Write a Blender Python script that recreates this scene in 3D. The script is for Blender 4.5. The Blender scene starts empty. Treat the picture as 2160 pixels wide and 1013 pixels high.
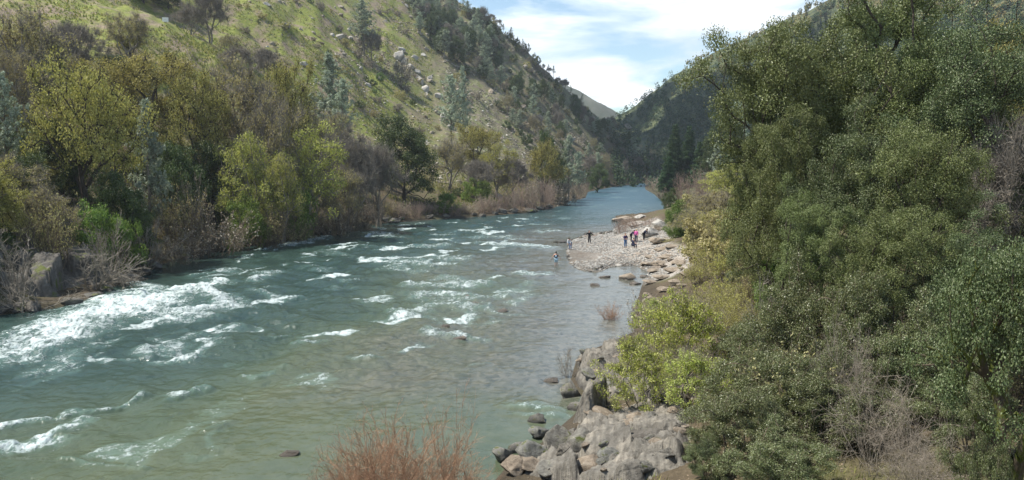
import bpy, bmesh, math, random
import numpy as np
from mathutils import Vector

S = bpy.context.scene
C = S.collection
# ------------------------------------------------------------------ camera, world, sun, exposure
F, PITCH, CAMH = 1650.0, math.atan(161.5 / 1650.0), 11.0      # focal length in photo pixels, tilt down, height over the water
cam = bpy.data.cameras.new('camera'); cam.sensor_width = 36.0; cam.lens = F / 2160.0 * 36.0
cam.clip_start = 0.1; cam.clip_end = 6000
camo = bpy.data.objects.new('camera', cam); C.objects.link(camo)
camo.location = (0, 0, CAMH); camo.rotation_euler = (math.pi / 2 - PITCH, 0, 0)
S.camera = camo

SUN = Vector((-0.50, 0.03, 0.86)).normalized()                  # towards the sun
w = bpy.data.worlds.new("World"); S.world = w; w.use_nodes = True
nt = w.node_tree; nt.nodes.clear()
def wn(t, **k):
    n = nt.nodes.new(t)
    for a, b in k.items(): setattr(n, a, b)
    return n
out = wn('ShaderNodeOutputWorld'); bg = wn('ShaderNodeBackground'); bg.inputs[1].default_value = 0.075
sky = wn('ShaderNodeTexSky', sky_type='NISHITA', sun_disc=False)
sky.sun_elevation = math.asin(SUN.z); sky.sun_rotation = math.atan2(SUN.x, SUN.y)
sky.air_density = 1.0; sky.dust_density = 0.6; sky.altitude = 200
tc = wn('ShaderNodeTexCoord'); sep = wn('ShaderNodeSeparateXYZ'); nt.links.new(tc.outputs['Generated'], sep.inputs[0])
# cloud deck: direction projected on a plane overhead
mx = wn('ShaderNodeMath', operation='ADD'); nt.links.new(sep.outputs[2], mx.inputs[0]); mx.inputs[1].default_value = 0.16
mm = wn('ShaderNodeMath', operation='MAXIMUM'); nt.links.new(mx.outputs[0], mm.inputs[0]); mm.inputs[1].default_value = 0.05
dx = wn('ShaderNodeMath', operation='DIVIDE'); nt.links.new(sep.outputs[0], dx.inputs[0]); nt.links.new(mm.outputs[0], dx.inputs[1])
dy = wn('ShaderNodeMath', operation='DIVIDE'); nt.links.new(sep.outputs[1], dy.inputs[0]); nt.links.new(mm.outputs[0], dy.inputs[1])
cb = wn('ShaderNodeCombineXYZ'); nt.links.new(dx.outputs[0], cb.inputs[0]); nt.links.new(dy.outputs[0], cb.inputs[1]); cb.inputs[2].default_value = 3.7
no = wn('ShaderNodeTexNoise'); no.inputs['Scale'].default_value = 1.25; no.inputs['Detail'].default_value = 9; no.inputs['Roughness'].default_value = 0.55
no.inputs['Distortion'].default_value = 0.35
nt.links.new(cb.outputs[0], no.inputs['Vector'])
cr = wn('ShaderNodeValToRGB'); cr.color_ramp.elements[0].position = 0.44; cr.color_ramp.elements[1].position = 0.58
nt.links.new(no.outputs['Fac'], cr.inputs[0])
no2 = wn('ShaderNodeTexNoise'); no2.inputs['Scale'].default_value = 1.7; no2.inputs['Detail'].default_value = 6
nt.links.new(cb.outputs[0], no2.inputs['Vector'])
cc = wn('ShaderNodeMixRGB'); cc.inputs[1].default_value = (8.2, 9.0, 10.0, 1); cc.inputs[2].default_value = (13.0, 13.3, 13.6, 1)
cr2 = wn('ShaderNodeValToRGB'); cr2.color_ramp.elements[0].position = 0.36; cr2.color_ramp.elements[1].position = 0.58
nt.links.new(no2.outputs['Fac'], cr2.inputs[0]); nt.links.new(cr2.outputs[0], cc.inputs[0])
sg = wn('ShaderNodeMixRGB', blend_type='MULTIPLY'); sg.inputs[0].default_value = 1; nt.links.new(sky.outputs[0], sg.inputs[1])
sg.inputs[2].default_value = (1.45, 1.55, 1.50, 1)
mxc = wn('ShaderNodeMixRGB'); hi = wn('ShaderNodeMapRange'); hi.inputs[1].default_value = .22; hi.inputs[2].default_value = .50; hi.inputs[3].default_value = 1.0; hi.inputs[4].default_value = .12
nt.links.new(sep.outputs[2], hi.inputs[0]); cf = wn('ShaderNodeMath', operation='MULTIPLY'); nt.links.new(cr.outputs[0], cf.inputs[0]); nt.links.new(hi.outputs[0], cf.inputs[1])
nt.links.new(cf.outputs[0], mxc.inputs[0]); nt.links.new(sg.outputs[0], mxc.inputs[1]); nt.links.new(cc.outputs[0], mxc.inputs[2])
nt.links.new(mxc.outputs[0], bg.inputs[0]); nt.links.new(bg.outputs[0], out.inputs[0])

sl = bpy.data.lights.new('sun', 'SUN'); sl.energy = 5.0; sl.angle = math.radians(0.5); sl.color = (1.0, 0.955, 0.87)
so = bpy.data.objects.new('sun', sl); C.objects.link(so); so.rotation_euler = SUN.to_track_quat('Z', 'Y').to_euler()
so.location = (0, 0, 300)
S.view_settings.view_transform = 'Standard'; S.view_settings.look = 'None'; S.view_settings.exposure = 0.66; S.view_settings.gamma = 1.0
S.view_settings.use_curve_mapping = False
S.render.engine = 'CYCLES'
S.cycles.max_bounces = 6; S.cycles.diffuse_bounces = 3; S.cycles.glossy_bounces = 2; S.cycles.transmission_bounces = 3
S.cycles.volume_bounces = 0; S.cycles.use_denoising = False if False else S.cycles.use_denoising

# ------------------------------------------------------------------ maths
cp, sp_ = math.cos(PITCH), math.sin(PITCH)
def ray(px, py):
    u = (px - 1080.0) / F; v = (506.5 - py) / F
    return np.array([u, cp + v * sp_, -sp_ + v * cp])
def at(px, py, depth):
    d = ray(px, py); return np.array([0, 0, CAMH]) + d * (depth / d[1])
def water_at(px, py):
    d = ray(px, py); t = -CAMH / d[2]; return np.array([d[0] * t, d[1] * t])
def smooth(a, b, x):
    t = np.clip((x - a) / (b - a), 0, 1); return t * t * (3 - 2 * t)
def _hash(ix, iy, iz, seed):
    h = (ix.astype(np.int64) * 374761393 + iy.astype(np.int64) * 668265263 + iz.astype(np.int64) * 2147483647 + seed * 1274126177) & 0xffffffff
    h = ((h ^ (h >> 13)) * 1274126177) & 0xffffffff
    return ((h ^ (h >> 16)) & 0xffffff) / float(0xffffff) * 2 - 1
def vnoise(x, y, seed=0):
    x = np.asarray(x, float); y = np.asarray(y, float)
    ix = np.floor(x); iy = np.floor(y); fx = x - ix; fy = y - iy
    fx = fx * fx * fx * (fx * (fx * 6 - 15) + 10); fy = fy * fy * fy * (fy * (fy * 6 - 15) + 10)
    z = np.zeros_like(ix)
    a = _hash(ix, iy, z, seed); b = _hash(ix + 1, iy, z, seed); c = _hash(ix, iy + 1, z, seed); d = _hash(ix + 1, iy + 1, z, seed)
    return (a * (1 - fx) + b * fx) * (1 - fy) + (c * (1 - fx) + d * fx) * fy
def fbm(x, y, oct=4, seed=0, gain=0.5):
    r = 0; a = 1; t = 0
    for o in range(oct):
        r = r + a * vnoise(x * 2 ** o + 17.3 * o, y * 2 ** o - 9.1 * o, seed + o); t += a; a *= gain
    return r / t
def vnoise3(P, seed=0):
    ip = np.floor(P); f = P - ip; f = f * f * (3 - 2 * f); r = 0
    for i in (0, 1):
        for j in (0, 1):
            for k in (0, 1):
                wgt = (f[..., 0] if i else 1 - f[..., 0]) * (f[..., 1] if j else 1 - f[..., 1]) * (f[..., 2] if k else 1 - f[..., 2])
                r = r + wgt * _hash(ip[..., 0] + i, ip[..., 1] + j, ip[..., 2] + k, seed)
    return r
def nrm(v):
    return v / (np.linalg.norm(v, axis=-1, keepdims=True) + 1e-9)

# ------------------------------------------------------------------ river outline (metres, from the banks in view)
LEFT_SH = [(0, 665), (120, 650), (170, 638), (200, 625), (230, 607), (290, 590), (310, 568), (380, 545), (450, 532), (600, 507), (700, 487), (760, 477), (820, 470), (1000, 458),
           (1100, 450), (1165, 440), (1200, 425), (1235, 418), (1240, 405), (1290, 395), (1340, 388.5), (1360, 386)]
RIGHT_SH = [(1362, 400), (1380, 410), (1396, 425), (1404, 440), (1398, 455), (1330, 452), (1296, 456), (1312, 470), (1290, 489), (1240, 495), (1205, 508), (1194, 530), (1203, 556),
            (1222, 570), (1262, 575), (1290, 563), (1340, 560), (1368, 575), (1355, 600), (1343, 640), (1338, 700), (1255, 735), (1216, 760), (1205, 800), (1232, 845),
            (1214, 872), (1150, 930), (1085, 968), (1045, 1013)]
Lw = [tuple(water_at(*p)) for p in LEFT_SH]; Rw = [tuple(water_at(*p)) for p in RIGHT_SH]
POLY = np.array([(-75, -60), (-58, -10), (-47, 30)] + Lw + [(92, 480), (130, 525), (230, 570), (232, 545), (135, 495), (88, 440), (66, 390)] + Rw +
                [(-3, 25), (-8, 23.5), (-11, 18), (-10, 0), (-10, -60)])
def river_d(x, y):
    """signed distance to the river's edge, negative in the water"""
    x = np.asarray(x, float); y = np.asarray(y, float); best = np.full(x.shape, 1e9); ins = np.zeros(x.shape, bool)
    n = len(POLY)
    for i in range(n):
        ax, ay = POLY[i]; bx, by = POLY[(i + 1) % n]; ex, ey = bx - ax, by - ay
        t = np.clip(((x - ax) * ex + (y - ay) * ey) / (ex * ex + ey * ey + 1e-9), 0, 1)
        best = np.minimum(best, (x - ax - t * ex) ** 2 + (y - ay - t * ey) ** 2)
        c = ((ay > y) != (by > y)) & (x < (bx - ax) * (y - ay) / ((by - ay) if by != ay else 1e-9) + ax)
        ins ^= c
    d = np.sqrt(best); return np.where(ins, -d, d)

# ------------------------------------------------------------------ hills: heights known at scattered points
CTRL = []
for a in [  # far bank hillside  (photo x, photo y, distance)
    (0, 420, 75), (0, 250, 100), (0, 60, 150), (0, -150, 220), (0, -260, 330), (-300, 250, 75), (-300, 0, 120), (-300, -250, 220),
    (150, 345, 100), (150, 200, 125), (150, 75, 155), (300, 345, 112), (300, 200, 138), (330, 62, 168), (330, 20, 215), (300, -120, 270), (300, -220, 360),
    (470, 330, 128), (470, 200, 160), (480, 110, 178), (500, 60, 235), (500, -60, 290), (500, -200, 380),
    (600, 330, 150), (620, 200, 200), (640, 100, 245), (640, 0, 300), (640, -120, 380), (700, -200, 470),
    (750, 345, 175), (750, 240, 235), (750, 120, 300), (760, 0, 370), (780, -120, 450),
    (850, 345, 200), (850, 240, 265), (850, 130, 330), (850, 0, 410), (850, -70, 460),
    (950, 355, 220), (950, 250, 290), (950, 130, 370), (950, 50, 420), (952, 3, 455),
    (1050, 350, 245), (1050, 250, 320), (1040, 130, 410), (1045, 52, 455),
    (1130, 350, 280), (1130, 250, 370), (1130, 130, 465),
    (1200, 350, 320), (1200, 270, 400), (1200, 195, 480), (1260, 350, 370), (1262, 245, 500), (1310, 350, 430), (1310, 290, 500),
    (1350, 352, 460), (1350, 316, 510), (1392, 348, 510),
    # the hill across the bend
    (1300, 262, 720), (1335, 228, 720), (1400, 176, 720), (1455, 136, 700), (1510, 112, 680), (1560, 86, 660), (1620, 58, 640), (1700, 22, 620), (1760, 0, 600), (1900, -60, 560), (2160, -160, 500), (2500, -200, 450),
    (1400, 250, 640), (1500, 220, 580), (1500, 330, 480), (1620, 200, 500), (1800, 120, 480), (2100, 20, 430),
    (1450, 340, 560), (1650, 300, 330)]:
    p = at(*a); CTRL.append((p[0], p[1], p[2]))
CTRL += [(x, y, z) for x, y, z in [
    # land behind the crests
    (-60, 620, 92), (0, 600, 72), (60, 600, 45), (110, 640, 30), (-250, 620, 150), (-300, 300, 150), (-250, 150, 130), (-200, 60, 100), (-130, 0, 60), (-100, -40, 30), (-80, 30, 22),
    (300, 950, 90), (60, 950, 20), (200, 950, 50), (500, 900, 150), (700, 700, 210),
    # near bank
    (2, 18, 1.5), (4, 29, .7), (8, 30, 1.6), (12, 23, 2.6), (20, 30, 4), (30, 38, 5.5), (45, 50, 8), (10, 45, 1.3), (14, 60, 1.8), (10, 10, 3), (25, 10, 6), (45, 20, 9), (0, -30, 3), (30, -30, 6), (70, 0, 14),
    (25, 68, 6.2), (27, 72, 6.6), (38, 60, 8), (60, 80, 13), (18, 82, 1.6), (14, 100, .5), (22, 105, 1.3), (30, 110, 4.5), (26, 140, 1.2), (45, 150, 8), (70, 150, 14), (48, 220, 3.5), (75, 240, 9), (110, 200, 22),
    (66, 300, 3), (90, 330, 9), (150, 300, 28), (-12, 150, 2), (0, 170, 2), (-30, 120, 0.8), (0, 60, 0), (-15, 90, 0), (120, 0, 25)]]
for i in range(len(Lw)):
    CTRL.append((Lw[i][0] - 2, Lw[i][1], .4))
for i in range(0, 6): CTRL.append((Rw[i][0] + 3, Rw[i][1], .6))
CT = np.array(CTRL); RC = 12.0
_D = np.sqrt((CT[:, None, 0] - CT[None, :, 0]) ** 2 + (CT[:, None, 1] - CT[None, :, 1]) ** 2 + RC * RC)
_A = np.zeros((len(CT) + 1,) * 2); _A[:-1, :-1] = _D - 0.0; _A[:-1, :-1][np.diag_indices(len(CT))] -= 4.0
_A[-1, :-1] = 1; _A[:-1, -1] = 1
_W = np.linalg.solve(_A, np.append(CT[:, 2], 0))
def hills(x, y):
    r = np.full(x.shape, _W[-1])
    for i in range(len(CT)):
        r = r + _W[i] * np.sqrt((x - CT[i, 0]) ** 2 + (y - CT[i, 1]) ** 2 + RC * RC)
    return r
def ground(x, y):
    x = np.atleast_1d(np.asarray(x, float)); y = np.atleast_1d(np.asarray(y, float))
    d = river_d(x, y); h = np.maximum(hills(x, y), .25)
    k = smooth(2, 40, d) * smooth(2, 25, h)
    n = fbm(x / 28, y / 28, 4, 5) * 4.5 + fbm((x + y * .4) / 7, (y - x * .3) / 7, 3, 9) * 0.9
    ledge = np.abs(fbm((x * .8 + y * .25) / 9, (y * .8 - x * .3) / 30, 3, 31)) * 2.2
    z = (h + k * (n - ledge)) * smooth(0, 8, d) + 0.22 * smooth(0, .8, d) + 0.18 * fbm(x / 2.2, y / 2.2, 3, 3) * smooth(1, 5, d)
    zin = np.maximum(d * .35, -0.15 - np.minimum(1.8, -d * 0.16))
    return np.where(d > 0, np.maximum(z, .2 * smooth(0, 1, d) + np.minimum(d, .1) * .3), zin)
def gz(x, y): return float(ground(x, y)[0])
_T = np.exp(np.linspace(math.log(18), math.log(1300), 900))
def hit(px, py):
    """where the line of sight first meets the land: a real place on the ground"""
    d = ray(px, py); x = d[0] / d[1] * _T; z = CAMH + d[2] / d[1] * _T; g = ground(x, _T)
    k = np.nonzero(g > z)[0]
    if len(k) == 0: return None
    i = k[0]; return np.array([x[i], _T[i], g[i]])

# ------------------------------------------------------------------ objects
def mesh(name, V, Fs, mat, smooth_=False, mats=None, fmat=None):
    m = bpy.data.meshes.new(name); V = np.asarray(V, np.float32)
    if not isinstance(Fs, (list, tuple)): Fs = [Fs]
    Fs = [np.asarray(f, np.int32) for f in Fs if len(f)]
    m.vertices.add(len(V)); m.vertices.foreach_set('co', V.ravel())
    nl = sum(f.size for f in Fs); npz = sum(len(f) for f in Fs)
    m.loops.add(nl); m.polygons.add(npz)
    m.loops.foreach_set('vertex_index', np.concatenate([f.ravel() for f in Fs]))
    tot = np.concatenate([np.full(len(f), f.shape[1], np.int32) for f in Fs]); st = np.concatenate([[0], np.cumsum(tot)[:-1]]).astype(np.int32)
    m.polygons.foreach_set('loop_start', st); m.polygons.foreach_set('loop_total', tot)
    if smooth_: m.polygons.foreach_set('use_smooth', np.ones(npz, bool))
    for a in (mats or [mat]): m.materials.append(a)
    if fmat is not None: m.polygons.foreach_set('material_index', np.asarray(fmat, np.int32))
    m.update(calc_edges=True); return m
def obj(name, me, parent=None, loc=None):
    o = bpy.data.objects.new(name, me); C.objects.link(o)
    if parent is not None: o.parent = parent
    if loc is not None: o.location = loc
    return o
def tag(o, label=None, cat=None, group=None, kind=None):
    if label: o['label'] = label
    if cat: o['category'] = cat
    if group: o['group'] = group
    if kind: o['kind'] = kind
    return o
def empty(name, loc=(0, 0, 0)):
    o = bpy.data.objects.new(name, None); C.objects.link(o); o.location = loc; o.empty_display_size = .2; return o
def attr(me, name, vals):
    a = me.attributes.new(name, 'FLOAT', 'POINT'); a.data.foreach_set('value', np.asarray(vals, np.float32))

# ------------------------------------------------------------------ materials
class NT:
    def __init__(s, name):
        s.m = bpy.data.materials.new(name); s.m.use_nodes = True; s.t = s.m.node_tree; s.t.nodes.clear()
        s.o = s.n('ShaderNodeOutputMaterial')
    def n(s, ty, **k):
        x = s.t.nodes.new(ty)
        for a, b in k.items():
            if a.startswith('i_'): x.inputs[a[2:].replace('_', ' ')].default_value = b
            else: setattr(x, a, b)
        return x
    def l(s, a, b): s.t.links.new(a, b)
    def noise(s, vec, sc, det=5, rough=.55, dist=0):
        x = s.n('ShaderNodeTexNoise'); x.inputs['Scale'].default_value = sc; x.inputs['Detail'].default_value = det
        x.inputs['Roughness'].default_value = rough; x.inputs['Distortion'].default_value = dist
        if vec is not None: s.l(vec, x.inputs['Vector'])
        return x.outputs['Fac']
    def ramp(s, f, stops):
        x = s.n('ShaderNodeValToRGB'); e = x.color_ramp.elements
        while len(e) < len(stops): e.new(.5)
        for a, (p, c) in zip(e, stops): a.position = p; a.color = (c, c, c, 1) if isinstance(c, (int, float)) else (*c, 1)
        s.l(f, x.inputs[0]); return x.outputs[0]
    def mix(s, f, a, b, mode='MIX'):
        x = s.n('ShaderNodeMixRGB', blend_type=mode)
        for i, v in enumerate((f, a, b)):
            if isinstance(v, (int, float)): x.inputs[i].default_value = v if i == 0 else (v, v, v, 1)
            elif isinstance(v, tuple): x.inputs[i].default_value = (*v, 1)
            else: s.l(v, x.inputs[i])
        return x.outputs[0]
    def math(s, op, a, b=0.0, c=None):
        x = s.n('ShaderNodeMath', operation=op)
        for i, v in enumerate((a, b, c)):
            if v is None: continue
            if isinstance(v, (int, float)): x.inputs[i].default_value = v
            else: s.l(v, x.inputs[i])
        return x.outputs[0]
    def at(s, name): return s.n('ShaderNodeAttribute', attribute_name=name).outputs['Fac']
    def coords(s, kind='Object'): return s.n('ShaderNodeTexCoord').outputs[kind]
    def mapv(s, v, scale=(1, 1, 1), rot=(0, 0, 0)):
        x = s.n('ShaderNodeMapping'); x.inputs['Scale'].default_value = scale; x.inputs['Rotation'].default_value = rot; s.l(v, x.inputs['Vector']); return x.outputs[0]
    def bump(s, h, strength=.5, dist=.1, nrm=None):
        x = s.n('ShaderNodeBump'); x.inputs['Strength'].default_value = strength; x.inputs['Distance'].default_value = dist
        s.l(h, x.inputs['Height'])
        if nrm is not None: s.l(nrm, x.inputs['Normal'])
        return x.outputs[0]
    def bsdf(s, col, rough=.8, nrm=None, spec=.3, **k):
        x = s.n('ShaderNodeBsdfPrincipled')
        if isinstance(col, tuple): x.inputs['Base Color'].default_value = (*col, 1)
        else: s.l(col, x.inputs['Base Color'])
        if isinstance(rough, (int, float)): x.inputs['Roughness'].default_value = rough
        else: s.l(rough, x.inputs['Roughness'])
        x.inputs['Specular IOR Level'].default_value = spec
        for a, b in k.items(): x.inputs[a.replace('_', ' ')].default_value = b
        if nrm is not None: s.l(nrm, x.inputs['Normal'])
        return x.outputs[0]
    def end(s, sh): s.l(sh, s.o.inputs[0]); return s.m

def leaf_mat(name, stops, trans=.3, rough=.5, spec=.35, patch=.35):
    q = NT(name); g = q.n('ShaderNodeNewGeometry'); oi = q.n('ShaderNodeObjectInfo')
    col = q.ramp(g.outputs['Random Per Island'], stops)
    nz = q.noise(q.coords(), patch, 3)
    f = q.math('ADD', q.math('MULTIPLY', nz, .9), q.math('MULTIPLY', oi.outputs['Random'], .28))
    hs = q.n('ShaderNodeHueSaturation'); q.l(col, hs.inputs['Color'])
    q.l(q.math('ADD', .485, q.math('MULTIPLY', oi.outputs['Random'], .025)), hs.inputs['Hue'])
    q.l(q.math('ADD', .62, q.math('MULTIPLY', f, .9)), hs.inputs['Value']); hs.inputs['Saturation'].default_value = .97
    a = q.bsdf(hs.outputs[0], rough, None, spec)
    tr = q.n('ShaderNodeBsdfTranslucent'); q.l(q.mix(.5, hs.outputs[0], (1.0, 1.0, .35), 'MULTIPLY'), tr.inputs[0])
    ms = q.n('ShaderNodeMixShader'); ms.inputs[0].default_value = trans; q.l(a, ms.inputs[1]); q.l(tr.outputs[0], ms.inputs[2])
    return q.end(ms.outputs[0])
def bark_mat(name, a, b, sc=6, moss=None):
    q = NT(name); g = q.n('ShaderNodeNewGeometry'); c = q.ramp(g.outputs['Random Per Island'], [(0, a), (1, b)])
    n = q.noise(q.coords(), sc, 6); c = q.mix(.6, c, q.ramp(n, [(.3, .45), (.7, 1.3)]), 'MULTIPLY')
    if moss: c = q.mix(q.ramp(q.noise(q.coords(), 1.7, 4), [(.42, 0.0), (.55, 1.0)]), c, moss)
    return q.end(q.bsdf(c, .9, q.bump(n, .6, .03), .15))
# ------------------------------------------------------------------ ground
def build_ground():
    ys = np.unique(np.concatenate([np.linspace(-25, 18, 20), 1 / np.linspace(1 / 18, 1 / 900, 760), np.linspace(900, 1500, 15)]))
    ts = np.sort(np.concatenate([np.linspace(-1.25, -.5, 130, endpoint=False), np.linspace(-.5, .32, 620, endpoint=False), np.linspace(.32, 1.25, 150)])); Y0 = -45.0
    T, Y = np.meshgrid(ts, ys); X = T * (Y - Y0) * (1.0 + 0 * Y) ; X[np.abs(T) > 0] = X[np.abs(T) > 0]
    Z = ground(X.ravel(), Y.ravel()).reshape(X.shape)
    far = smooth(880, 1400, Y); Z = Z * (1 - far) + far * 20
    V = np.stack([X, Y, Z], -1).reshape(-1, 3); nr, nc = X.shape
    i = np.arange(nr * nc).reshape(nr, nc)
    Fq = np.stack([i[:-1, :-1], i[:-1, 1:], i[1:, 1:], i[1:, :-1]], -1).reshape(-1, 4)
    me = mesh('ground', V, Fq, None if False else MAT['ground'], True)
    x, y, z = V[:, 0], V[:, 1], V[:, 2]; d = river_d(x, y)
    # what covers the land
    bar = smooth(4, 2, np.hypot(np.maximum(np.abs(x - 15.5) - 8.5, 0), np.maximum(np.abs(y - 103) - 30, 0))) * smooth(26, 23, x) * smooth(2.2, 1.6, z)
    left = (x < -40 + .27 * (y - 57) + 60)
    hill = smooth(14, 34, d) * np.where(x < 40 + .2 * (y - 300), 1.0, 0.0)
    tt = x / np.maximum(y, 1)
    grass = hill * smooth(-.03, -.13, tt) * smooth(-.50, -.42, tt + 0 * x)
    terr = smooth(26, 33, z) * smooth(-.27, -.34, tt)
    grass = np.maximum(grass, terr)
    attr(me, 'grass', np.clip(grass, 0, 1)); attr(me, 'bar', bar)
    attr(me, 'scree', np.clip(hill * smooth(-.16, -.05, tt), 0, 1))
    attr(me, 'wet', smooth(.55, .12, z))
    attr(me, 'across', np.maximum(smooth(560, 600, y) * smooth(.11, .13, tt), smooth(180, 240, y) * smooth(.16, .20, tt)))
    o = obj('ground', me); tag(o, kind='structure'); return o

def ground_mat():
    q = NT('ground_cover'); c = q.coords(); P = c
    big = q.noise(P, .035, 4, .6); mid = q.noise(P, .16, 6, .65); fine = q.noise(P, 1.3, 5, .7)
    forest = q.ramp(mid, [(.35, (.06, .046, .03)), (.5, (.10, .078, .05)), (.66, (.085, .085, .035))]); forest = q.mix(.6, forest, q.ramp(q.noise(P, 6, 5, .8), [(.35, .5), (.65, 1.5)]), 'MULTIPLY')
    g1 = q.ramp(fine, [(.3, (.10, .125, .026)), (.5, (.18, .205, .045)), (.7, (.27, .26, .08))])
    dirt = q.ramp(fine, [(.3, (.15, .115, .08)), (.6, (.27, .215, .15)), (.75, (.36, .31, .24))])
    patch = q.ramp(q.mix(.5, mid, q.noise(q.mapv(P, (1, .45, 1), (0, 0, .5)), .11, 6, .7)), [(.47, 0.0), (.56, 1.0)])
    gcol = q.mix(patch, g1, dirt)
    gcol = q.mix(q.ramp(q.noise(q.mapv(P, (.5, 1, 1.6), (0, 0, .3)), .42, 5, .75), [(.58, 0.0), (.64, .85)]), gcol, (.10, .085, .06))
    sc = q.ramp(q.noise(P, .22, 6, .7), [(.38, (.10, .095, .06)), (.47, (.20, .17, .12)), (.55, (.13, .15, .045)), (.66, (.32, .28, .22))])
    sc = q.mix(.6, sc, q.ramp(fine, [(.3, .5), (.7, 1.25)]), 'MULTIPLY')
    col = q.mix(q.at('grass'), forest, gcol); col = q.mix(q.at('scree'), col, sc)
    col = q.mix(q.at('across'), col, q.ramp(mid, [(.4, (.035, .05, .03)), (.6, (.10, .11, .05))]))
    vo = q.n('ShaderNodeTexVoronoi'); vo.inputs['Scale'].default_value = 4.2; q.l(P, vo.inputs['Vector'])
    peb = q.mix(.5, q.ramp(vo.outputs['Color'], [(.2, (.25, .24, .215)), (.8, (.45, .43, .39))]), q.ramp(q.noise(P, .5, 4), [(.35, (.30, .20, .13)), (.55, (.46, .42, .37))]))
    peb = q.mix(q.ramp(vo.outputs['Distance'], [(.25, 0.0), (.6, .6)]), peb, (.12, .10, .08))
    col = q.mix(q.at('bar'), col, peb)
    col = q.mix(q.math('MULTIPLY', q.at('wet'), .65), col, (.05, .042, .032))
    h = q.mix(.5, fine, mid); b = q.bump(h, .8, .6)
    return q.end(q.bsdf(col, .92, b, .15))

# ------------------------------------------------------------------ water
FOAM = [  # strokes of white water: x0,y0,x1,y1 on the photo's water, half width in metres, strength
    (-60, 770, 60, 735, 2.2, .95), (60, 735, 140, 705, 2.2, 1.15), (140, 700, 210, 660, 2.6, 1.3), (205, 665, 290, 650, 3.2, 1.35), (230, 640, 320, 632, 3.0, 1.25), (300, 640, 380, 618, 2.2, 1.0),
    (380, 612, 450, 600, 1.6, 1.05), (430, 605, 475, 640, 1.3, 1.1), (300, 660, 400, 668, 1.6, .95), (400, 665, 478, 652, 1.3, 1.1), (60, 790, 160, 745, 1.1, .7), (0, 770, 60, 755, 1.2, .8),
    (270, 600, 330, 612, 1.3, .85), (220, 625, 300, 620, 1.6, 1.0),
    (545, 528, 610, 517, 1.2, .8), (610, 517, 680, 500, 2.2, 1.0), (480, 545, 540, 540, .9, .6), (545, 592, 580, 578, 1.1, .95), (410, 578, 470, 575, .8, .75), (440, 598, 500, 600, .6, .6),
    (560, 612, 620, 628, 1.0, .85), (740, 592, 765, 588, .7, .8), (850, 552, 920, 560, 2.6, 1.0), (820, 565, 870, 570, 1.4, .75), (880, 602, 1005, 596, 1.7, .95), (905, 588, 960, 586, 1.3, .8),
    (890, 626, 960, 622, 1.6, 1.05), (960, 632, 1065, 624, 1.3, .85), (860, 662, 905, 662, 1.0, .95), (925, 640, 1010, 650, 1.5, .9), (1000, 500, 1070, 502, 1.9, .8), (1050, 518, 1135, 520, 2.2, 1.0), (1010, 510, 1060, 513, 1.2, .75),
    (780, 492, 832, 503, 2.0, .85), (870, 520, 925, 518, 1.6, .85), (930, 545, 985, 543, 1.4, .8), (895, 705, 955, 716, .9, .95), (955, 716, 1005, 720, .7, .75), (340, 735, 378, 720, .8, .8), (352, 768, 402, 752, .8, 1.0),
    (300, 758, 330, 740, .5, .6), (75, 925, 180, 880, .55, .95), (-10, 884, 55, 882, .5, .95), (0, 955, 75, 942, .9, 1.1), (130, 868, 245, 848, .5, .7), (340, 856, 375, 842, .5, .7), (640, 733, 680, 730, .5, .7), (755, 756, 815, 755, .45, .75),
    (520, 780, 565, 772, .4, .65), (1100, 574, 1140, 575, 1.0, .85), (1140, 489, 1172, 488, 1.4, .85), (1098, 640, 1112, 645, .6, .7), (545, 722, 585, 708, .5, .6), (200, 770, 260, 765, .5, .55), (150, 600, 200, 615, .5, .4),
    (1150, 840, 1215, 850, .8, .62), (1130, 870, 1200, 865, .8, .58), (700, 600, 740, 606, .7, .6), (640, 560, 700, 565, 1.0, .6), (680, 530, 740, 535, 1.3, .6), (760, 520, 820, 524, 1.2, .6), (480, 640, 540, 655, .8, .5),
    (985, 770, 1035, 772, .35, .6), (1020, 655, 1110, 662, .8, .6), (170, 985, 240, 990, .4, .5), (420, 925, 450, 905, .3, .4), (1290, 560, 1300, 560, .2, .1)]
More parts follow.
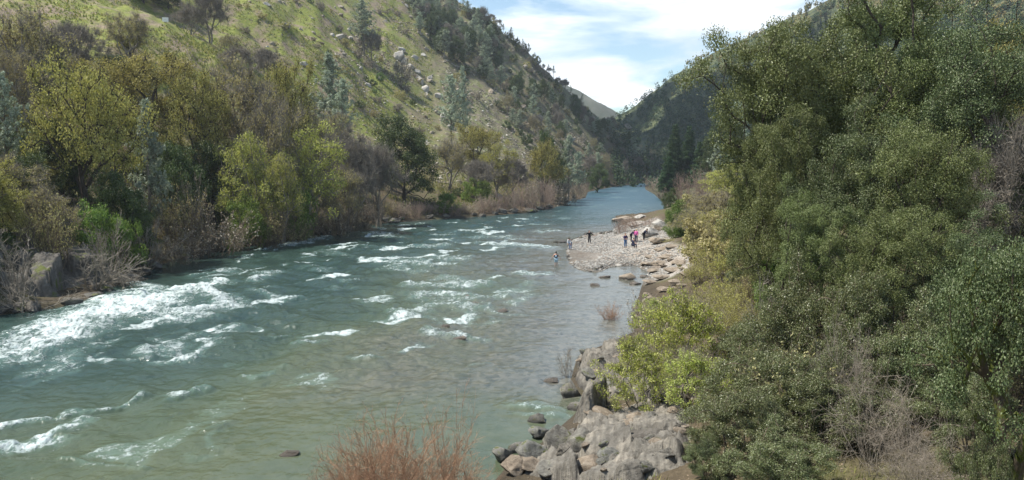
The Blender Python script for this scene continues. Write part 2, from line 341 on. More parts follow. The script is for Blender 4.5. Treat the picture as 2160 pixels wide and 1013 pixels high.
def build_water():
    ys = 1 / np.linspace(1 / 17.0, 1 / 620.0, 900); ts = np.linspace(-.82, .50, 1150)
    T, Y = np.meshgrid(ts, ys); X = T * (Y + 4); x = X.ravel(); y = Y.ravel()
    d = -river_d(x, y)                                   # distance into the river
    # distance to the far (left) bank, so the main current keeps to that side
    fa = np.zeros_like(x)
    wx = x + 1.6 * fbm(x / 3.2, y / 3.2, 3, 61); wy = y + 2.6 * fbm(x / 3.2 + 40, y / 3.2, 3, 62)
    for (x0, y0, x1, y1, wd, st) in FOAM:
        a = water_at(x0, y0); b = water_at(x1, y1); e = b - a; L = e @ e + 1e-9
        box = (np.abs(wx - (a[0] + b[0]) / 2) < abs(e[0]) / 2 + wd * 4) & (np.abs(wy - (a[1] + b[1]) / 2) < abs(e[1]) / 2 + wd * 3.2)
        k = np.nonzero(box)[0]
        t = np.clip(((wx[k] - a[0]) * e[0] + (wy[k] - a[1]) * e[1]) / L, 0, 1)
        dd = np.hypot(wx[k] - a[0] - t * e[0], wy[k] - a[1] - t * e[1])
        fa[k] = np.maximum(fa[k], min(st, 1.15) * (.9 if y0 > 590 and x0 < 480 else .80) * np.exp(-(dd / (wd * (1.3 if y0 > 590 and x0 < 480 else 1.12))) ** 2))
    tt = x / np.maximum(y, 1)
    rough = smooth(1, 9, d) * smooth(.10, -.06, tt + .0 * y) * smooth(30, 48, y) * smooth(330, 150, y)
    rough = np.maximum(rough, .55 * smooth(2, 8, d) * smooth(-.25, -.45, tt))
    rough = np.clip(rough + .4 * smooth(1, 5, d) * smooth(50, 200, y), 0, 1)
    # little whitecaps wherever the current is broken
    caps = fbm(wx / 2.6 - wy * .12, wy / 4.2, 4, 71); caps = smooth(.12, .55, caps) * rough
    foam = np.maximum(fa * .92, caps * .90)
    fr = x * .97 - y * .25; fs = x * .25 + y * .97
    wav = fbm(fr / 3.2, fs / 2.2, 4, 81) * .34 * (rough + .12) + np.abs(fbm(fr / 1.1, fs / .8, 3, 82)) * .13 * (rough + .16)
    Z = wav + fa * .24 * (1 + fbm(x / .9, y / .9, 3, 83)) + fa * .22 * np.abs(fbm(x / .55, y / .8, 3, 84)) - .06
    Z = Z * smooth(-.3, 1.2, d) + .0
    V = np.stack([x, y, Z], -1); nr, nc = X.shape; i = np.arange(nr * nc).reshape(nr, nc)
    keep = (d.reshape(nr, nc) > -6); kf = keep[:-1, :-1] | keep[1:, 1:]
    Fq = np.stack([i[:-1, :-1], i[:-1, 1:], i[1:, 1:], i[1:, :-1]], -1)[kf]
    used = np.unique(Fq); remap = np.full(nr * nc, -1, np.int64); remap[used] = np.arange(len(used))
    me = mesh('river_water', V[used], remap[Fq], MAT['water'], True)
    # how shallow the near side runs
    rp = np.array(Rw[8:]); dr = np.full(len(used), 1e9); xu, yu = x[used], y[used]
    for a, b in zip(rp[:-1], rp[1:]):
        e = b - a; t = np.clip(((xu - a[0]) * e[0] + (yu - a[1]) * e[1]) / (e @ e + 1e-9), 0, 1)
        dr = np.minimum(dr, np.hypot(xu - a[0] - t * e[0], yu - a[1] - t * e[1]))
    nb = fbm(xu / 9, yu / 14, 3, 91)
    shal = smooth(20, 3, dr + 6 * nb) * np.clip(smooth(31, 42, yu) + .25, 0, 1) ; mid = smooth(30, 9, dr + 6 * nb) * smooth(120, 60, yu)
    attr(me, 'shallow', shal); attr(me, 'murky', np.clip(mid + smooth(46, 26, yu) * smooth(-.55, -.15, xu / yu) * .8, 0, 1)); attr(me, 'foam', foam[used]); attr(me, 'rough', rough[used]); attr(me, 'chop_sky_tint', smooth(110, 260, yu))
    o = obj('river_water', me); tag(o, kind='structure'); return o
def water_mat():
    q = NT('river_water'); P = q.coords()
    deep = q.ramp(q.noise(q.mapv(P, (1, .5, 1), (0, 0, .25)), .12, 4), [(.35, (.023, .047, .041)), (.65, (.036, .064, .054))])
    murk = q.ramp(q.noise(P, .3, 4), [(.3, (.060, .083, .045)), (.7, (.085, .105, .058))])
    vo = q.n('ShaderNodeTexVoronoi'); vo.inputs['Scale'].default_value = 3.6; q.l(q.mapv(P, (1, .8, 1)), vo.inputs['Vector'])
    bed = q.mix(.55, q.ramp(vo.outputs['Color'], [(.2, (.03, .032, .028)), (.8, (.17, .16, .135))]), q.ramp(q.noise(P, 1.4, 5), [(.35, (.06, .06, .05)), (.65, (.17, .155, .12))]))
    bed = q.mix(q.ramp(q.noise(P, .45, 4), [(.4, 0.0), (.65, .55)]), bed, (.10, .105, .085))
    col = q.mix(q.at('murky'), deep, murk); col = q.mix(q.math('MULTIPLY', q.at('shallow'), .92), col, bed)
    col = q.mix(q.math('MULTIPLY', q.at('chop_sky_tint'), .6), col, (.035, .085, .125))  # far water tinted blue: the sky's reflection put into the colour
    f = q.at('foam')
    n1 = q.noise(q.mapv(P, (1.0, .75, 1), (0, 0, .25)), 1.5, 8, .72, .6); n2 = q.noise(P, 5.5, 4, .7)
    n3 = q.noise(q.mapv(P, (1.0, .55, 1), (0, 0, .35)), 2.6, 5, .6, 1.2)
    rid = q.math('ABSOLUTE', q.math('SUBTRACT', n3, .5))
    th = q.math('ADD', q.math('MULTIPLY', q.math('SUBTRACT', n1, .5), 3.0), q.math('ADD', q.math('MULTIPLY', q.math('SUBTRACT', n2, .5), 1.5), q.math('MULTIPLY', q.math('SUBTRACT', rid, .07), 3.2)))
    ff = q.math('SUBTRACT', q.math('SUBTRACT', q.math('MULTIPLY', f, 1.5), .78), q.math('MULTIPLY', th, 1.0))
    foam = q.ramp(ff, [(0.0, 0.0), (.18, .22), (.50, .7), (.95, 1.0)])
    col = q.mix(q.math('MULTIPLY', q.ramp(f, [(.15, 0.0), (.9, .45)]), 1.0), col, (.20, .33, .29))
    col = q.mix(foam, col, q.ramp(n2, [(.35, (.38, .47, .46)), (.62, (.74, .77, .77))]))
    b1 = q.noise(q.mapv(P, (1, .7, 1), (0, 0, .25)), .9, 6, .6); b2 = q.noise(q.mapv(P, (1, .6, 1), (0, 0, .2)), 3.8, 5, .6)
    hh = q.math('ADD', q.math('MULTIPLY', b1, 1.0), q.math('ADD', q.math('MULTIPLY', b2, .28), q.math('MULTIPLY', q.math('MULTIPLY', foam, n1), .9)))
    st = q.math('ADD', .20, q.math('MULTIPLY', q.at('rough'), .6))
    bp = q.n('ShaderNodeBump'); bp.inputs['Distance'].default_value = .32; q.l(st, bp.inputs['Strength']); q.l(hh, bp.inputs['Height'])
    ro = q.math('ADD', q.math('ADD', .12, q.math('MULTIPLY', q.at('chop_sky_tint'), .30)), q.math('MULTIPLY', foam, .5))
    
    return q.end(q.bsdf(col, ro, bp.outputs[0], .5, IOR=1.333))
MAT = {}
MAT['ground'] = ground_mat(); MAT['water'] = water_mat()
build_ground(); build_water()

def far_ridge():
    # the pale sunlit hill that closes the valley
    n = 90; pts = []
    xs = np.linspace(0, 1, n); U, W = np.meshgrid(xs, np.linspace(0, 1, 40))
    top = [(1120, 150), (1200, 190), (1240, 207), (1270, 224), (1300, 241), (1330, 262), (1400, 300), (1500, 330)]
    px = 1060 + U * 440; py = np.interp(px, [a for a, b in top], [b for a, b in top])
    X = (px - 1080) / F; D = 1180.0 + 260 * W
    zt = CAMH + (345 - py) / F * 1180 * 1.0
    Z = zt * np.sin(np.pi / 2 * np.minimum(1, W * 1.6 + .02)) + 5 * fbm(U * 9, W * 7, 4, 12)
    Y = 1000.0 + 180 * np.minimum(1, W * 1.6) + np.maximum(0, W - .6) * 800; Z = np.where(W > .62, Z * (1 - (W - .62) * 1.2), Z)
    V = np.stack([X * 1180, Y, Z], -1).reshape(-1, 3); i = np.arange(V.shape[0]).reshape(40, n)
    q = NT('far_hill'); c = q.ramp(q.noise(q.coords(), .02, 6, .7), [(.4, (.08, .09, .07)), (.6, (.13, .13, .105))])
    o = obj('far_hill', mesh('far_hill', V, np.stack([i[:-1, :-1], i[:-1, 1:], i[1:, 1:], i[1:, :-1]], -1).reshape(-1, 4), q.end(q.bsdf(c, .95, None, .1)), True))
    tag(o, kind='structure')
far_ridge()
# ------------------------------------------------------------------ plant builders (numpy)
def prisms(p0, p1, r0, r1, k=4):
    p0 = np.asarray(p0, float); p1 = np.asarray(p1, float); d = nrm(p1 - p0)
    ref = np.where(np.abs(d[:, 2:3]) > .9, np.array([[1., 0, 0]]), np.array([[0, 0, 1.]])); u = nrm(np.cross(d, ref)); v = np.cross(d, u)
    a = np.arange(k) * 2 * math.pi / k; ca, sa = np.cos(a), np.sin(a)
    ring = u[:, None, :] * ca[None, :, None] + v[:, None, :] * sa[None, :, None]
    A = p0[:, None, :] + ring * np.asarray(r0)[:, None, None]; B = p1[:, None, :] + ring * np.asarray(r1)[:, None, None]
    V = np.concatenate([A, B], 1).reshape(-1, 3); n = len(p0); base = (np.arange(n) * 2 * k)[:, None, None]
    j = np.arange(k); q = np.stack([j, (j + 1) % k, k + (j + 1) % k, k + j], -1)[None] + base
    return V, q.reshape(-1, 4)
def leaves(rng, c, n_dir, L, W, fold=.0, updir=.55, rnd=.9, axis=None):
    n = len(c); R = rng.normal(size=(n, 3))
    N = nrm(n_dir * .6 + np.array([0, 0, updir]) + R * rnd)
    A = rng.normal(size=(n, 3)) if axis is None else axis + rng.normal(size=(n, 3)) * .35
    A = nrm(A - N * np.sum(A * N, 1, keepdims=True)); B = np.cross(N, A)
    l = (L * rng.uniform(.7, 1.25, n))[:, None]; w_ = (W * rng.uniform(.7, 1.2, n))[:, None]
    V = np.stack([c - A * l * .5, c + B * w_ * .5 + A * l * .06 + N * w_ * fold, c + A * l * .5, c - B * w_ * .5 + A * l * .06 + N * w_ * fold], 1).reshape(-1, 3)
    return V, (np.arange(n) * 4)[:, None] + np.arange(4)[None]
def join(parts):
    V = []; Fq = []; o = 0
    for v, f in parts:
        V.append(v); Fq.append(f + o); o += len(v)
    return np.concatenate(V), np.concatenate(Fq)

def skeleton(rng, H, R, th, ncl, stems=1, lobes=.3, flat=.55, low=.0, lean=(0, 0), tr=.22):
    """trunk and limbs reaching the centres of the leaf clumps; returns segments, radii and clump centres"""
    cz = th + (H - th) * .5; hz = (H - th) * .5
    D = nrm(rng.normal(size=(ncl * 3, 3))); D[:, 2] = np.where(D[:, 2] < -flat, -D[:, 2], D[:, 2])
    lob = 1 + lobes * vnoise3(D * 1.9 + rng.uniform(0, 50, 3), 3) * 1.6
    rad = rng.uniform(.3, 1, len(D)) ** .45 * lob
    P = D * rad[:, None] * np.array([R, R, hz]) + np.array([0, 0, cz]); P = P[:ncl]
    P[:, :2] += (P[:, 2:3] / H) * np.array(lean)
    nodes = []; par = []; 
    for s in range(stems):
        a = rng.uniform(0, 6.28); tilt = .0 if stems == 1 else rng.uniform(.15, .5); off = 0 if stems == 1 else .04
        p = np.array([math.cos(a) * off, math.sin(a) * off, -.5]); d = np.array([math.cos(a) * tilt, math.sin(a) * tilt, 1.0]); prev = -1
        nseg = 8; tot = th + (H - th) * .45
        for i in range(nseg + 1):
            nodes.append(p.copy()); par.append(prev); prev = len(nodes) - 1
            d = nrm(d + rng.normal(size=3) * np.array([.16, .16, .05])); p = p + d * (tot + .5) / nseg + np.array([lean[0], lean[1], 0]) / nseg * .6
    N = np.array(nodes); plen = [0.0]
    plen = np.array([np.linalg.norm(n - N[0]) for n in N]); par = list(par)
    order = np.argsort(np.linalg.norm(P - np.array([0, 0, th]), axis=1)); tips = []
    for k in order:
        t = P[k]; dd = np.linalg.norm(N - t, axis=1) + .45 * plen + np.where(N[:, 2] > t[2] + .1 * R, 1.0, 0); dd[:2] += 3
        j = int(np.argmin(dd)); L = np.linalg.norm(t - N[j]); m = max(2, int(L / (R * .14))); a = N[j]
        mid = (a + t) / 2 + rng.normal(size=3) * L * .10 + np.array([0, 0, L * .10]); new = []
        for i in range(1, m + 1):
            s = i / m; p = (1 - s) ** 2 * a + 2 * s * (1 - s) * mid + s * s * t + rng.normal(size=3) * L * .025 * (i < m); new.append(p)
        st = len(N); N = np.concatenate([N, np.array(new)]); prev = j
        pl = []
        for i in range(m): par.append(prev); pl.append(plen[j] + L * (i + 1) / m); prev = st + i
        plen = np.concatenate([plen, pl]); tips.append(prev)
    cnt = np.zeros(len(N)); 
    for t in tips: cnt[t] += 1
    for i in range(len(N) - 1, -1, -1):
        if par[i] >= 0: cnt[par[i]] += cnt[i]
    cnt = np.maximum(cnt, 1); r = tr * (cnt / cnt.max()) ** .48; r = np.maximum(r, .012)
    idx = np.array([i for i in range(len(N)) if par[i] >= 0]); pa = np.array(par)[idx]
    return N[pa], N[idx], np.minimum(r[pa], r[idx] * 1.5), r[idx], P, cz

def clumps(rng, P, cz, rc, per, L, W, sq=.62, shell=.5, **kw):
    n = len(P); D = nrm(rng.normal(size=(n, per, 3))); rr = rng.uniform(shell ** 2, 1, (n, per)) ** .6
    sc = rng.uniform(.65, 1.3, (n, 1, 1)); pos = P[:, None, :] + D * rr[..., None] * rc * sc * np.array([1, 1, sq])
    pos += rng.normal(size=pos.shape) * rc * .12
    return leaves(rng, pos.reshape(-1, 3), D.reshape(-1, 3), L, W, **kw)

def sprigs(rng, starts, outd, n, L, r, up=.3, nseg=3, wob=.35):
    """thin bare twigs leaving the given points; returns segments and their end points"""
    st = np.repeat(starts, n, 0); od = np.repeat(outd, n, 0); d = nrm(od * .7 + rng.normal(size=st.shape) * .75 + np.array([0, 0, up]))
    l = L * rng.uniform(.4, 1.2, len(st)); p = st; S0 = []; S1 = []; R0 = []; R1 = []; pts = [p]
    for i in range(nseg):
        q = p + d * (l / nseg)[:, None]; S0.append(p); S1.append(q); R0.append(np.full(len(p), r * (1 - i / (nseg + .6)))); R1.append(np.full(len(p), r * (1 - (i + 1) / (nseg + .6))))
        p = q; d = nrm(d + rng.normal(size=d.shape) * wob); pts.append(p)
    return (np.concatenate(S0), np.concatenate(S1), np.concatenate(R0), np.concatenate(R1)), np.stack(pts, 1), d

def bush_stems(rng, n0, br, H, spread, levels, r0, grav=-.05, wob=.12, nseg=6, k=3, lenvar=(.55, 1.1), arch=0.0):
    """a bare many-stemmed shrub"""
    a = rng.uniform(0, 6.28, n0); rr = br * np.sqrt(rng.uniform(0, 1, n0)); st = np.stack([rr * np.cos(a), rr * np.sin(a), np.full(n0, -.15)], 1)
    b = a + rng.normal(size=n0) * .7; s = spread * rng.uniform(.1, 1, n0); d = nrm(np.stack([np.cos(b) * s, np.sin(b) * s, np.ones(n0)], 1)); l = H * rng.uniform(*lenvar, n0)
    S0 = []; S1 = []; R0 = []; R1 = []; rad = np.full(n0, r0) * (l / H); tips = []
    for lev in range(len(levels) + 1):
        p = st; pts = [p]; ds = [d]
        for i in range(nseg):
            q = p + d * (l / nseg)[:, None]; f0 = 1 - .75 * i / nseg; f1 = 1 - .75 * (i + 1) / nseg
            S0.append(p); S1.append(q); R0.append(rad * f0); R1.append(rad * f1); p = q; pts.append(p)
            d = nrm(d + rng.normal(size=d.shape) * wob + np.array([0, 0, grav - arch * i / nseg])); ds.append(d)
        P = np.stack(pts, 1); Dn = np.stack(ds, 1); tips = (P, Dn)
        if lev < len(levels):
            m, lr = levels[lev]; n = len(p); ii = np.repeat(np.arange(n), m); tt = rng.uniform(.25, .98, n * m) * nseg; ji = np.minimum(tt.astype(int), nseg - 1); fr = (tt - ji)[:, None]
            st = P[ii, ji] * (1 - fr) + P[ii, ji + 1] * fr; pd = Dn[ii, ji]; d = nrm(pd * .9 + rng.normal(size=pd.shape) * .55 + np.array([0, 0, .1]))
            l = l[ii] * lr * rng.uniform(.5, 1.2, n * m) * (1.15 - .6 * tt / nseg); rad = rad[ii] * .5
    sg = tuple(np.concatenate(x) for x in (S0, S1, R0, R1)); return sg, tips

PROTO = {}
def proto(key, name, parts):
    """parts: (part name, mesh). One Empty with its parts, kept aside until first placed."""
    PROTO[key] = dict(name=name, parts=parts, used=False)
    hs = [0, 0, 0, 0]; mn = np.array([1e9] * 3); mxx = -mn
    for _, m in parts:
        co = np.empty(len(m.vertices) * 3, np.float32); m.vertices.foreach_get('co', co); co = co.reshape(-1, 3)
        mn = np.minimum(mn, np.percentile(co, .4, 0)); mxx = np.maximum(mxx, np.percentile(co, 99.6, 0))
    PROTO[key]['w'] = float((mxx[0] - mn[0] + mxx[1] - mn[1]) / 2); PROTO[key]['h'] = float(mxx[2])
def put(key, x, y, z, sw, sh, rot, label, cat, group=None, name=None):
    p = PROTO[key]
    if len(p['parts']) == 1:
        o = obj(name or p['name'], p['parts'][0][1])
    else:
        o = empty(name or p['name'])
        for pn, m in p['parts']: obj(pn, m, o)
    o.location = (x, y, z); o.scale = (sw, sw, sh); o.rotation_euler = (0, 0, rot)
    tag(o, label, cat, group); return o
PR = random.Random(4)
def plant(key, px, top, wpx, depth, label, cat, group=None, rot=None, base=None, name=None, sink=0.15):
    """a plant whose crown is centred on column px at that distance, with its top at row top; it stands on the ground there"""
    keys = key if isinstance(key, (list, tuple)) else [key]; key = PR.choice(keys); p = PROTO[key]
    q = at(px, top, depth); g = gz(q[0], depth) if base is None else base
    if 0 > g and base is None: g = -0.1
    sw = wpx * depth / F / p['w']; sh = max((q[2] - g), .4) / p['h']
    return put(key, q[0], depth, g - sink, sw, sh, PR.uniform(0, 6.28) if rot is None else rot, label, cat, group, name)

# ---- foliage and bark colours
LM = {
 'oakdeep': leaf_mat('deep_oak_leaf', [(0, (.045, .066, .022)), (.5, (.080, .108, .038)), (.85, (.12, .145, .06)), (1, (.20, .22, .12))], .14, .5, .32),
 'oak': leaf_mat('live_oak_leaf', [(0, (.070, .092, .026)), (.5, (.118, .145, .043)), (.85, (.155, .18, .062)), (1, (.21, .235, .10))], .16, .5, .32),
 'oakgrey': leaf_mat('grey_green_leaf', [(0, (.064, .086, .030)), (.5, (.115, .138, .050)), (.85, (.17, .19, .080)), (1, (.29, .31, .17))], .22, .42, .5),
 'olive': leaf_mat('olive_bud_leaf', [(0, (.19, .185, .048)), (.5, (.29, .275, .080)), (1, (.42, .39, .15))], .35, .7, .1, .25),
 'olivegrey': leaf_mat('faded_olive_leaf', [(0, (.21, .19, .085)), (.5, (.31, .28, .125)), (1, (.42, .38, .20))], .3, .75, .1, .25),
 'yellow': leaf_mat('young_willow_leaf', [(0, (.22, .235, .055)), (.5, (.32, .33, .085)), (1, (.44, .42, .15))], .35, .7, .1, .25),
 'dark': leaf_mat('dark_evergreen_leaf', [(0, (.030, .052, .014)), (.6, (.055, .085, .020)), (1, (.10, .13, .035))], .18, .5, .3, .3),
 'fresh': leaf_mat('fresh_spring_leaf', [(0, (.19, .24, .04)), (.5, (.34, .39, .07)), (1, (.60, .62, .20))], .38, .45, .4),
 'bright': leaf_mat('bright_green_leaf', [(0, (.07, .12, .022)), (.5, (.12, .19, .035)), (1, (.20, .28, .06))], .35, .55, .2),
 'dkb': leaf_mat('mid_green_leaf', [(0, (.06, .10, .02)), (.5, (.10, .16, .03)), (1, (.18, .24, .06))], .3, .5, .3),
 'pine': leaf_mat('grey_pine_needle', [(0, (.20, .25, .18)), (.5, (.28, .33, .25)), (1, (.40, .44, .34))], .2, .6, .2, .3),
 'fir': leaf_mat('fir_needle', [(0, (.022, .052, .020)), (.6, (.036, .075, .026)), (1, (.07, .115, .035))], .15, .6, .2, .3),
 'mauve': leaf_mat('grey_mauve_bud', [(0, (.19, .16, .12)), (.5, (.27, .235, .18)), (1, (.37, .33, .26))], .2, .8, .1, .3),
}
BK = {
 'dark': bark_mat('dark_bark', (.045, .036, .028), (.08, .065, .05)),
 'grey': bark_mat('grey_bark', (.17, .15, .125), (.28, .25, .21), 5),
 'pale': bark_mat('pale_bare_twig', (.20, .175, .14), (.34, .30, .245), 4),
 'red': bark_mat('russet_twig', (.22, .13, .08), (.52, .32, .20), 4),
 'pink': bark_mat('pinkish_twig', (.30, .215, .17), (.42, .33, .27), 3),
 'brown': bark_mat('brown_twig', (.13, .10, .07), (.22, .175, .13), 4),
 'tan': bark_mat('dry_tan_twig', (.24, .20, .155), (.38, .33, .27), 5),
 'moss': bark_mat('mossy_bark', (.07, .055, .04), (.11, .09, .06), 4, (.075, .09, .018)),
}
def tree_proto(key, name, seed, H, R, th, ncl, rc, per, L, W, leaf, bark='dark', tr=.22, stems=1, lobes=.3, tw=0, twL=.8, twr=.012, twm=None, sq=.62, shell=.5, flat=.5, **kw):
    rng = np.random.default_rng(seed)
    a, b, r0, r1, P, cz = skeleton(rng, H, R, th, ncl, stems, lobes, flat, tr=tr)
    parts = [prisms(a, b, r0, r1, 5)]
    outd = nrm(P - np.array([0, 0, cz * .8]))
    if tw:
        sg, _, _ = sprigs(rng, P, outd, tw, twL, twr); parts.append(prisms(*sg, 3))
    out = [('trunk', mesh(name + '_trunk', *join(parts), BK[twm or bark]))]
    if per:
        V, Fq = clumps(rng, P, cz, rc, per, L, W, sq, shell, **kw)
        out.append(('crown', mesh(name + '_crown', V, Fq, LM[leaf])))
    proto(key, name, out)
# near evergreen oaks, thousands of leaf-sized leaves
for s in (0, 1, 2):
    tree_proto('noak%d' % s, 'live_oak', 11 + s, 14, 4.6, 1.4, 270, .74, 430, .105, .066, ('oak', 'oak', 'oakdeep')[s], 'dark', .30, 1 if s else 2, .5, 4, .7, .010, sq=.68, shell=.45)
for s in (0, 1):
    tree_proto('nbush%d' % s, 'evergreen_bush', 31 + s, 4, 2.4, .1, 150, .42, 400, .072, .044, 'oakgrey', 'brown', .10, 4, .4, 6, .7, .008, flat=.75)
tree_proto('fresh0', 'spring_bush', 41, 4.5, 2.6, .0, 190, .42, 90, .13, .075, 'fresh', 'tan', .06, 5, .45, 14, .9, .008, flat=.8)
tree_proto('fresh1', 'spring_bush', 42, 4.5, 2.6, .0, 150, .40, 75, .13, .075, 'fresh', 'tan', .06, 5, .5, 14, .9, .008, flat=.8)
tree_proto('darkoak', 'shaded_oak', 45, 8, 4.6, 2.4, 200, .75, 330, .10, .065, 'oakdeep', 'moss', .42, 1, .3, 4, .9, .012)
# trees of the far bank
for s in (0, 1, 2):
    tree_proto('olive%d' % s, 'budding_oak', 51 + s, 9, 5.0, 1.4, 130, .95, 170, .18, .11, 'olive', 'dark', .28, 1 if s else 2, .42, 10, 1.2, .025)
for s in (0, 1):
    tree_proto('ogrey%d' % s, 'faded_oak', 61 + s, 9, 5.0, 1.6, 130, .95, 72, .22, .12, 'olivegrey', 'grey', .26, 2, .42, 22, 1.4, .025)
for s in (0, 1):
    tree_proto('yel%d' % s, 'willow_tree', 65 + s, 8, 4.4, 1.2, 120, .9, 105, .20, .12, 'yellow', 'grey', .2, 3, .42, 8, 1.2, .022)
for s in (0, 1):
    tree_proto('dk%d' % s, 'evergreen_oak', 71 + s, 9, 4.8, .2, 140, 1.0, 190, .20, .14, 'dark', 'dark', .3, 1, .35, flat=.8)
for s in (0, 1):
    tree_proto('bare%d' % s, 'bare_tree', 75 + s, 8, 4.2, 1.6, 120, .8, 26, .17, .08, 'mauve', 'grey', .2, 2, .42, 42, 1.5, .026, twm='grey')
tree_proto('brt0', 'green_bush', 79, 3.5, 2.4, -.3, 90, .55, 120, .16, .11, 'bright', 'brown', .08, 4, .3, flat=.9)
tree_proto('brt1', 'green_bush', 80, 3.0, 2.6, -.3, 80, .55, 120, .16, .11, 'bright', 'brown', .08, 4, .3, flat=.9)
def conifer(key, name, seed, H, R, leaf, n=34, per=11, tufts=9, L=.5, W=.10, th=.12, power=.8, droop=-.12, up=.1, dens=26, irregular=.25, bark='grey', tr=.24):
    rng = np.random.default_rng(seed); S = []; tp = []; td = []
    zs = np.linspace(-.4, H, 14); xy = np.cumsum(rng.normal(size=(14, 2)) * .05, 0); tpts = np.column_stack([xy, zs]); rr = tr * (1 - zs / H * .93)
    S.append((tpts[:-1], tpts[1:], rr[:-1], rr[1:]))
    for i in range(n):
        f = i / (n - 1); z = H * (th + (1 - th) * f) * .985; prof = R * (1 - f) ** power * (.55 + .45 * min(1, f * 5 + .3)) + .12
        for a in rng.uniform(0, 6.28, per):
            l = prof * rng.uniform(1 - irregular * 2, 1 + irregular); c = np.array([np.interp(z, zs, tpts[:, 0]), np.interp(z, zs, tpts[:, 1]), z + rng.normal() * .1])
            d = np.array([math.cos(a), math.sin(a), up + .9 * f ** 2]); d /= np.linalg.norm(d); e = c + d * l + np.array([0, 0, droop * l])
            S.append((c[None], e[None], np.array([.035 * (l / R + .2)]), np.array([.008])))
            m = max(2, int(tufts * l / R)); t = rng.uniform(.25, 1.02, m)[:, None]; tp.append(c + (e - c) * t + rng.normal(size=(m, 3)) * .12 * R * .5); td.append(np.tile(d, (m, 1)))
    P = np.concatenate(tp); D = np.concatenate(td)
    sg = [np.concatenate(x) for x in zip(*S)]
    k = dens; pos = np.repeat(P, k, 0); ax = nrm(np.repeat(D, k, 0) * .5 + rng.normal(size=pos.shape) * .8 + np.array([0, 0, .35])); pos = pos + ax * L * .5
    V, Fq = leaves(rng, pos, ax, L, W, axis=ax * 2)
    proto(key, name, [('trunk', mesh(name + '_trunk', *prisms(*sg, 5), BK[bark])), ('crown', mesh(name + '_crown', V, Fq, LM[leaf]))])
conifer('pine0', 'grey_pine', 81, 12, 2.7, 'pine', 24, 6, 6, .38, .10, .22, .6, 0, .35, 22, .35)
conifer('pine1', 'grey_pine', 82, 13, 3.2, 'pine', 22, 6, 6, .38, .10, .28, .5, 0, .45, 22, .4)
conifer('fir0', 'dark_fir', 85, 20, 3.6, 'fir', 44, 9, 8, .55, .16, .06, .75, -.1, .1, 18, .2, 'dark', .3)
conifer('snag0', 'thin_pine', 87, 9, 1.3, 'pine', 16, 3, 4, .34, .10, .35, .4, 0, .3, 16, .5, 'dark', .12)
def twig_proto(key, name, seed, mat, n0, br, H, spread, levels, r0, leaf=None, nl=0, L=.1, W=.05, **kw):
    rng = np.random.default_rng(seed); sg, (P, Dn) = bush_stems(rng, n0, br, H, spread, levels, r0, **kw)
    out = [('twig_crown', mesh(name + '_stems', *prisms(*sg, 3), BK[mat]))]
    if nl:
        n = len(P); i = rng.integers(0, n, nl); j = rng.integers(1, P.shape[1], nl); pos = P[i, j] + rng.normal(size=(nl, 3)) * L * .4
        V, Fq = leaves(rng, pos, Dn[i, j], L, W); out.append(('foliage', mesh(name + '_foliage', V, Fq, LM[leaf])))
    proto(key, name, out)
twig_proto('russet0', 'russet_shrub', 91, 'red', 100, .55, 2.6, 1.2, [(8, .42), (7, .42)], .013, grav=.02, wob=.20, lenvar=(.3, 1.15))
twig_proto('russet1', 'russet_shrub', 92, 'red', 16, .25, 3.4, .5, [(9, .30), (6, .42)], .012, grav=.03, wob=.18)
twig_proto('tangle', 'dry_bramble', 93, 'tan', 60, .9, 3.6, 1.0, [(8, .5), (6, .45)], .017, grav=-.03, wob=.22, arch=.12, nseg=8)
twig_proto('ftw0', 'willow_shrub', 94, 'pink', 44, .8, 3.0, .45, [(8, .42), (5, .45)], .024, grav=.05, wob=.09, nseg=5)
twig_proto('ftw1', 'willow_shrub', 95, 'pink', 34, 1.0, 3.0, .6, [(8, .42), (5, .45)], .022, 'mauve', 1500, .14, .07, grav=.04, wob=.10, nseg=5)
twig_proto('btw0', 'brown_shrub', 96, 'brown', 50, .9, 2.6, .8, [(8, .45), (5, .45)], .022, 'olivegrey', 2200, .13, .06, grav=.02, wob=.14, nseg=5)
twig_proto('btw1', 'brown_shrub', 97, 'brown', 40, .8, 2.6, .9, [(8, .45), (5, .45)], .024, 'mauve', 1500, .13, .06, grav=.0, wob=.16, nseg=5)
twig_proto('gtw0', 'bare_shrub', 98, 'pale', 16, .35, 4.2, .8, [(7, .46), (6, .45)], .05, grav=.04, wob=.13, nseg=6)
twig_proto('gtw1', 'bare_shrub', 99, 'pale', 12, .3, 4.2, 1.1, [(8, .50), (7, .45)], .055, grav=-.02, wob=.16, nseg=7)
twig_proto('twigolive', 'olive_shrub', 100, 'tan', 60, 1.0, 3.4, .7, [(8, .42), (5, .45)], .018, 'olive', 9000, .10, .05, grav=.03, wob=.13, nseg=5)
tree_proto('dkbush', 'round_bush', 83, 3.6, 2.5, -.4, 90, .55, 190, .13, .09, 'dkb', 'brown', .08, 4, .3, flat=.95)
# small things far up the slopes
tree_proto('sb0', 'hillside_shrub', 111, 2.6, 1.9, -.5, 34, .55, 60, .26, .17, 'olivegrey', 'brown', .06, 3, .4, flat=.9)
tree_proto('sb1', 'hillside_shrub', 112, 2.4, 1.8, -.5, 34, .55, 60, .26, .17, 'dark', 'brown', .06, 3, .4, flat=.9)
tree_proto('sb2', 'hillside_shrub', 113, 2.4, 1.8, -.5, 30, .55, 36, .22, .12, 'mauve', 'grey', .06, 3, .4, 16, .8, .03, flat=.9)
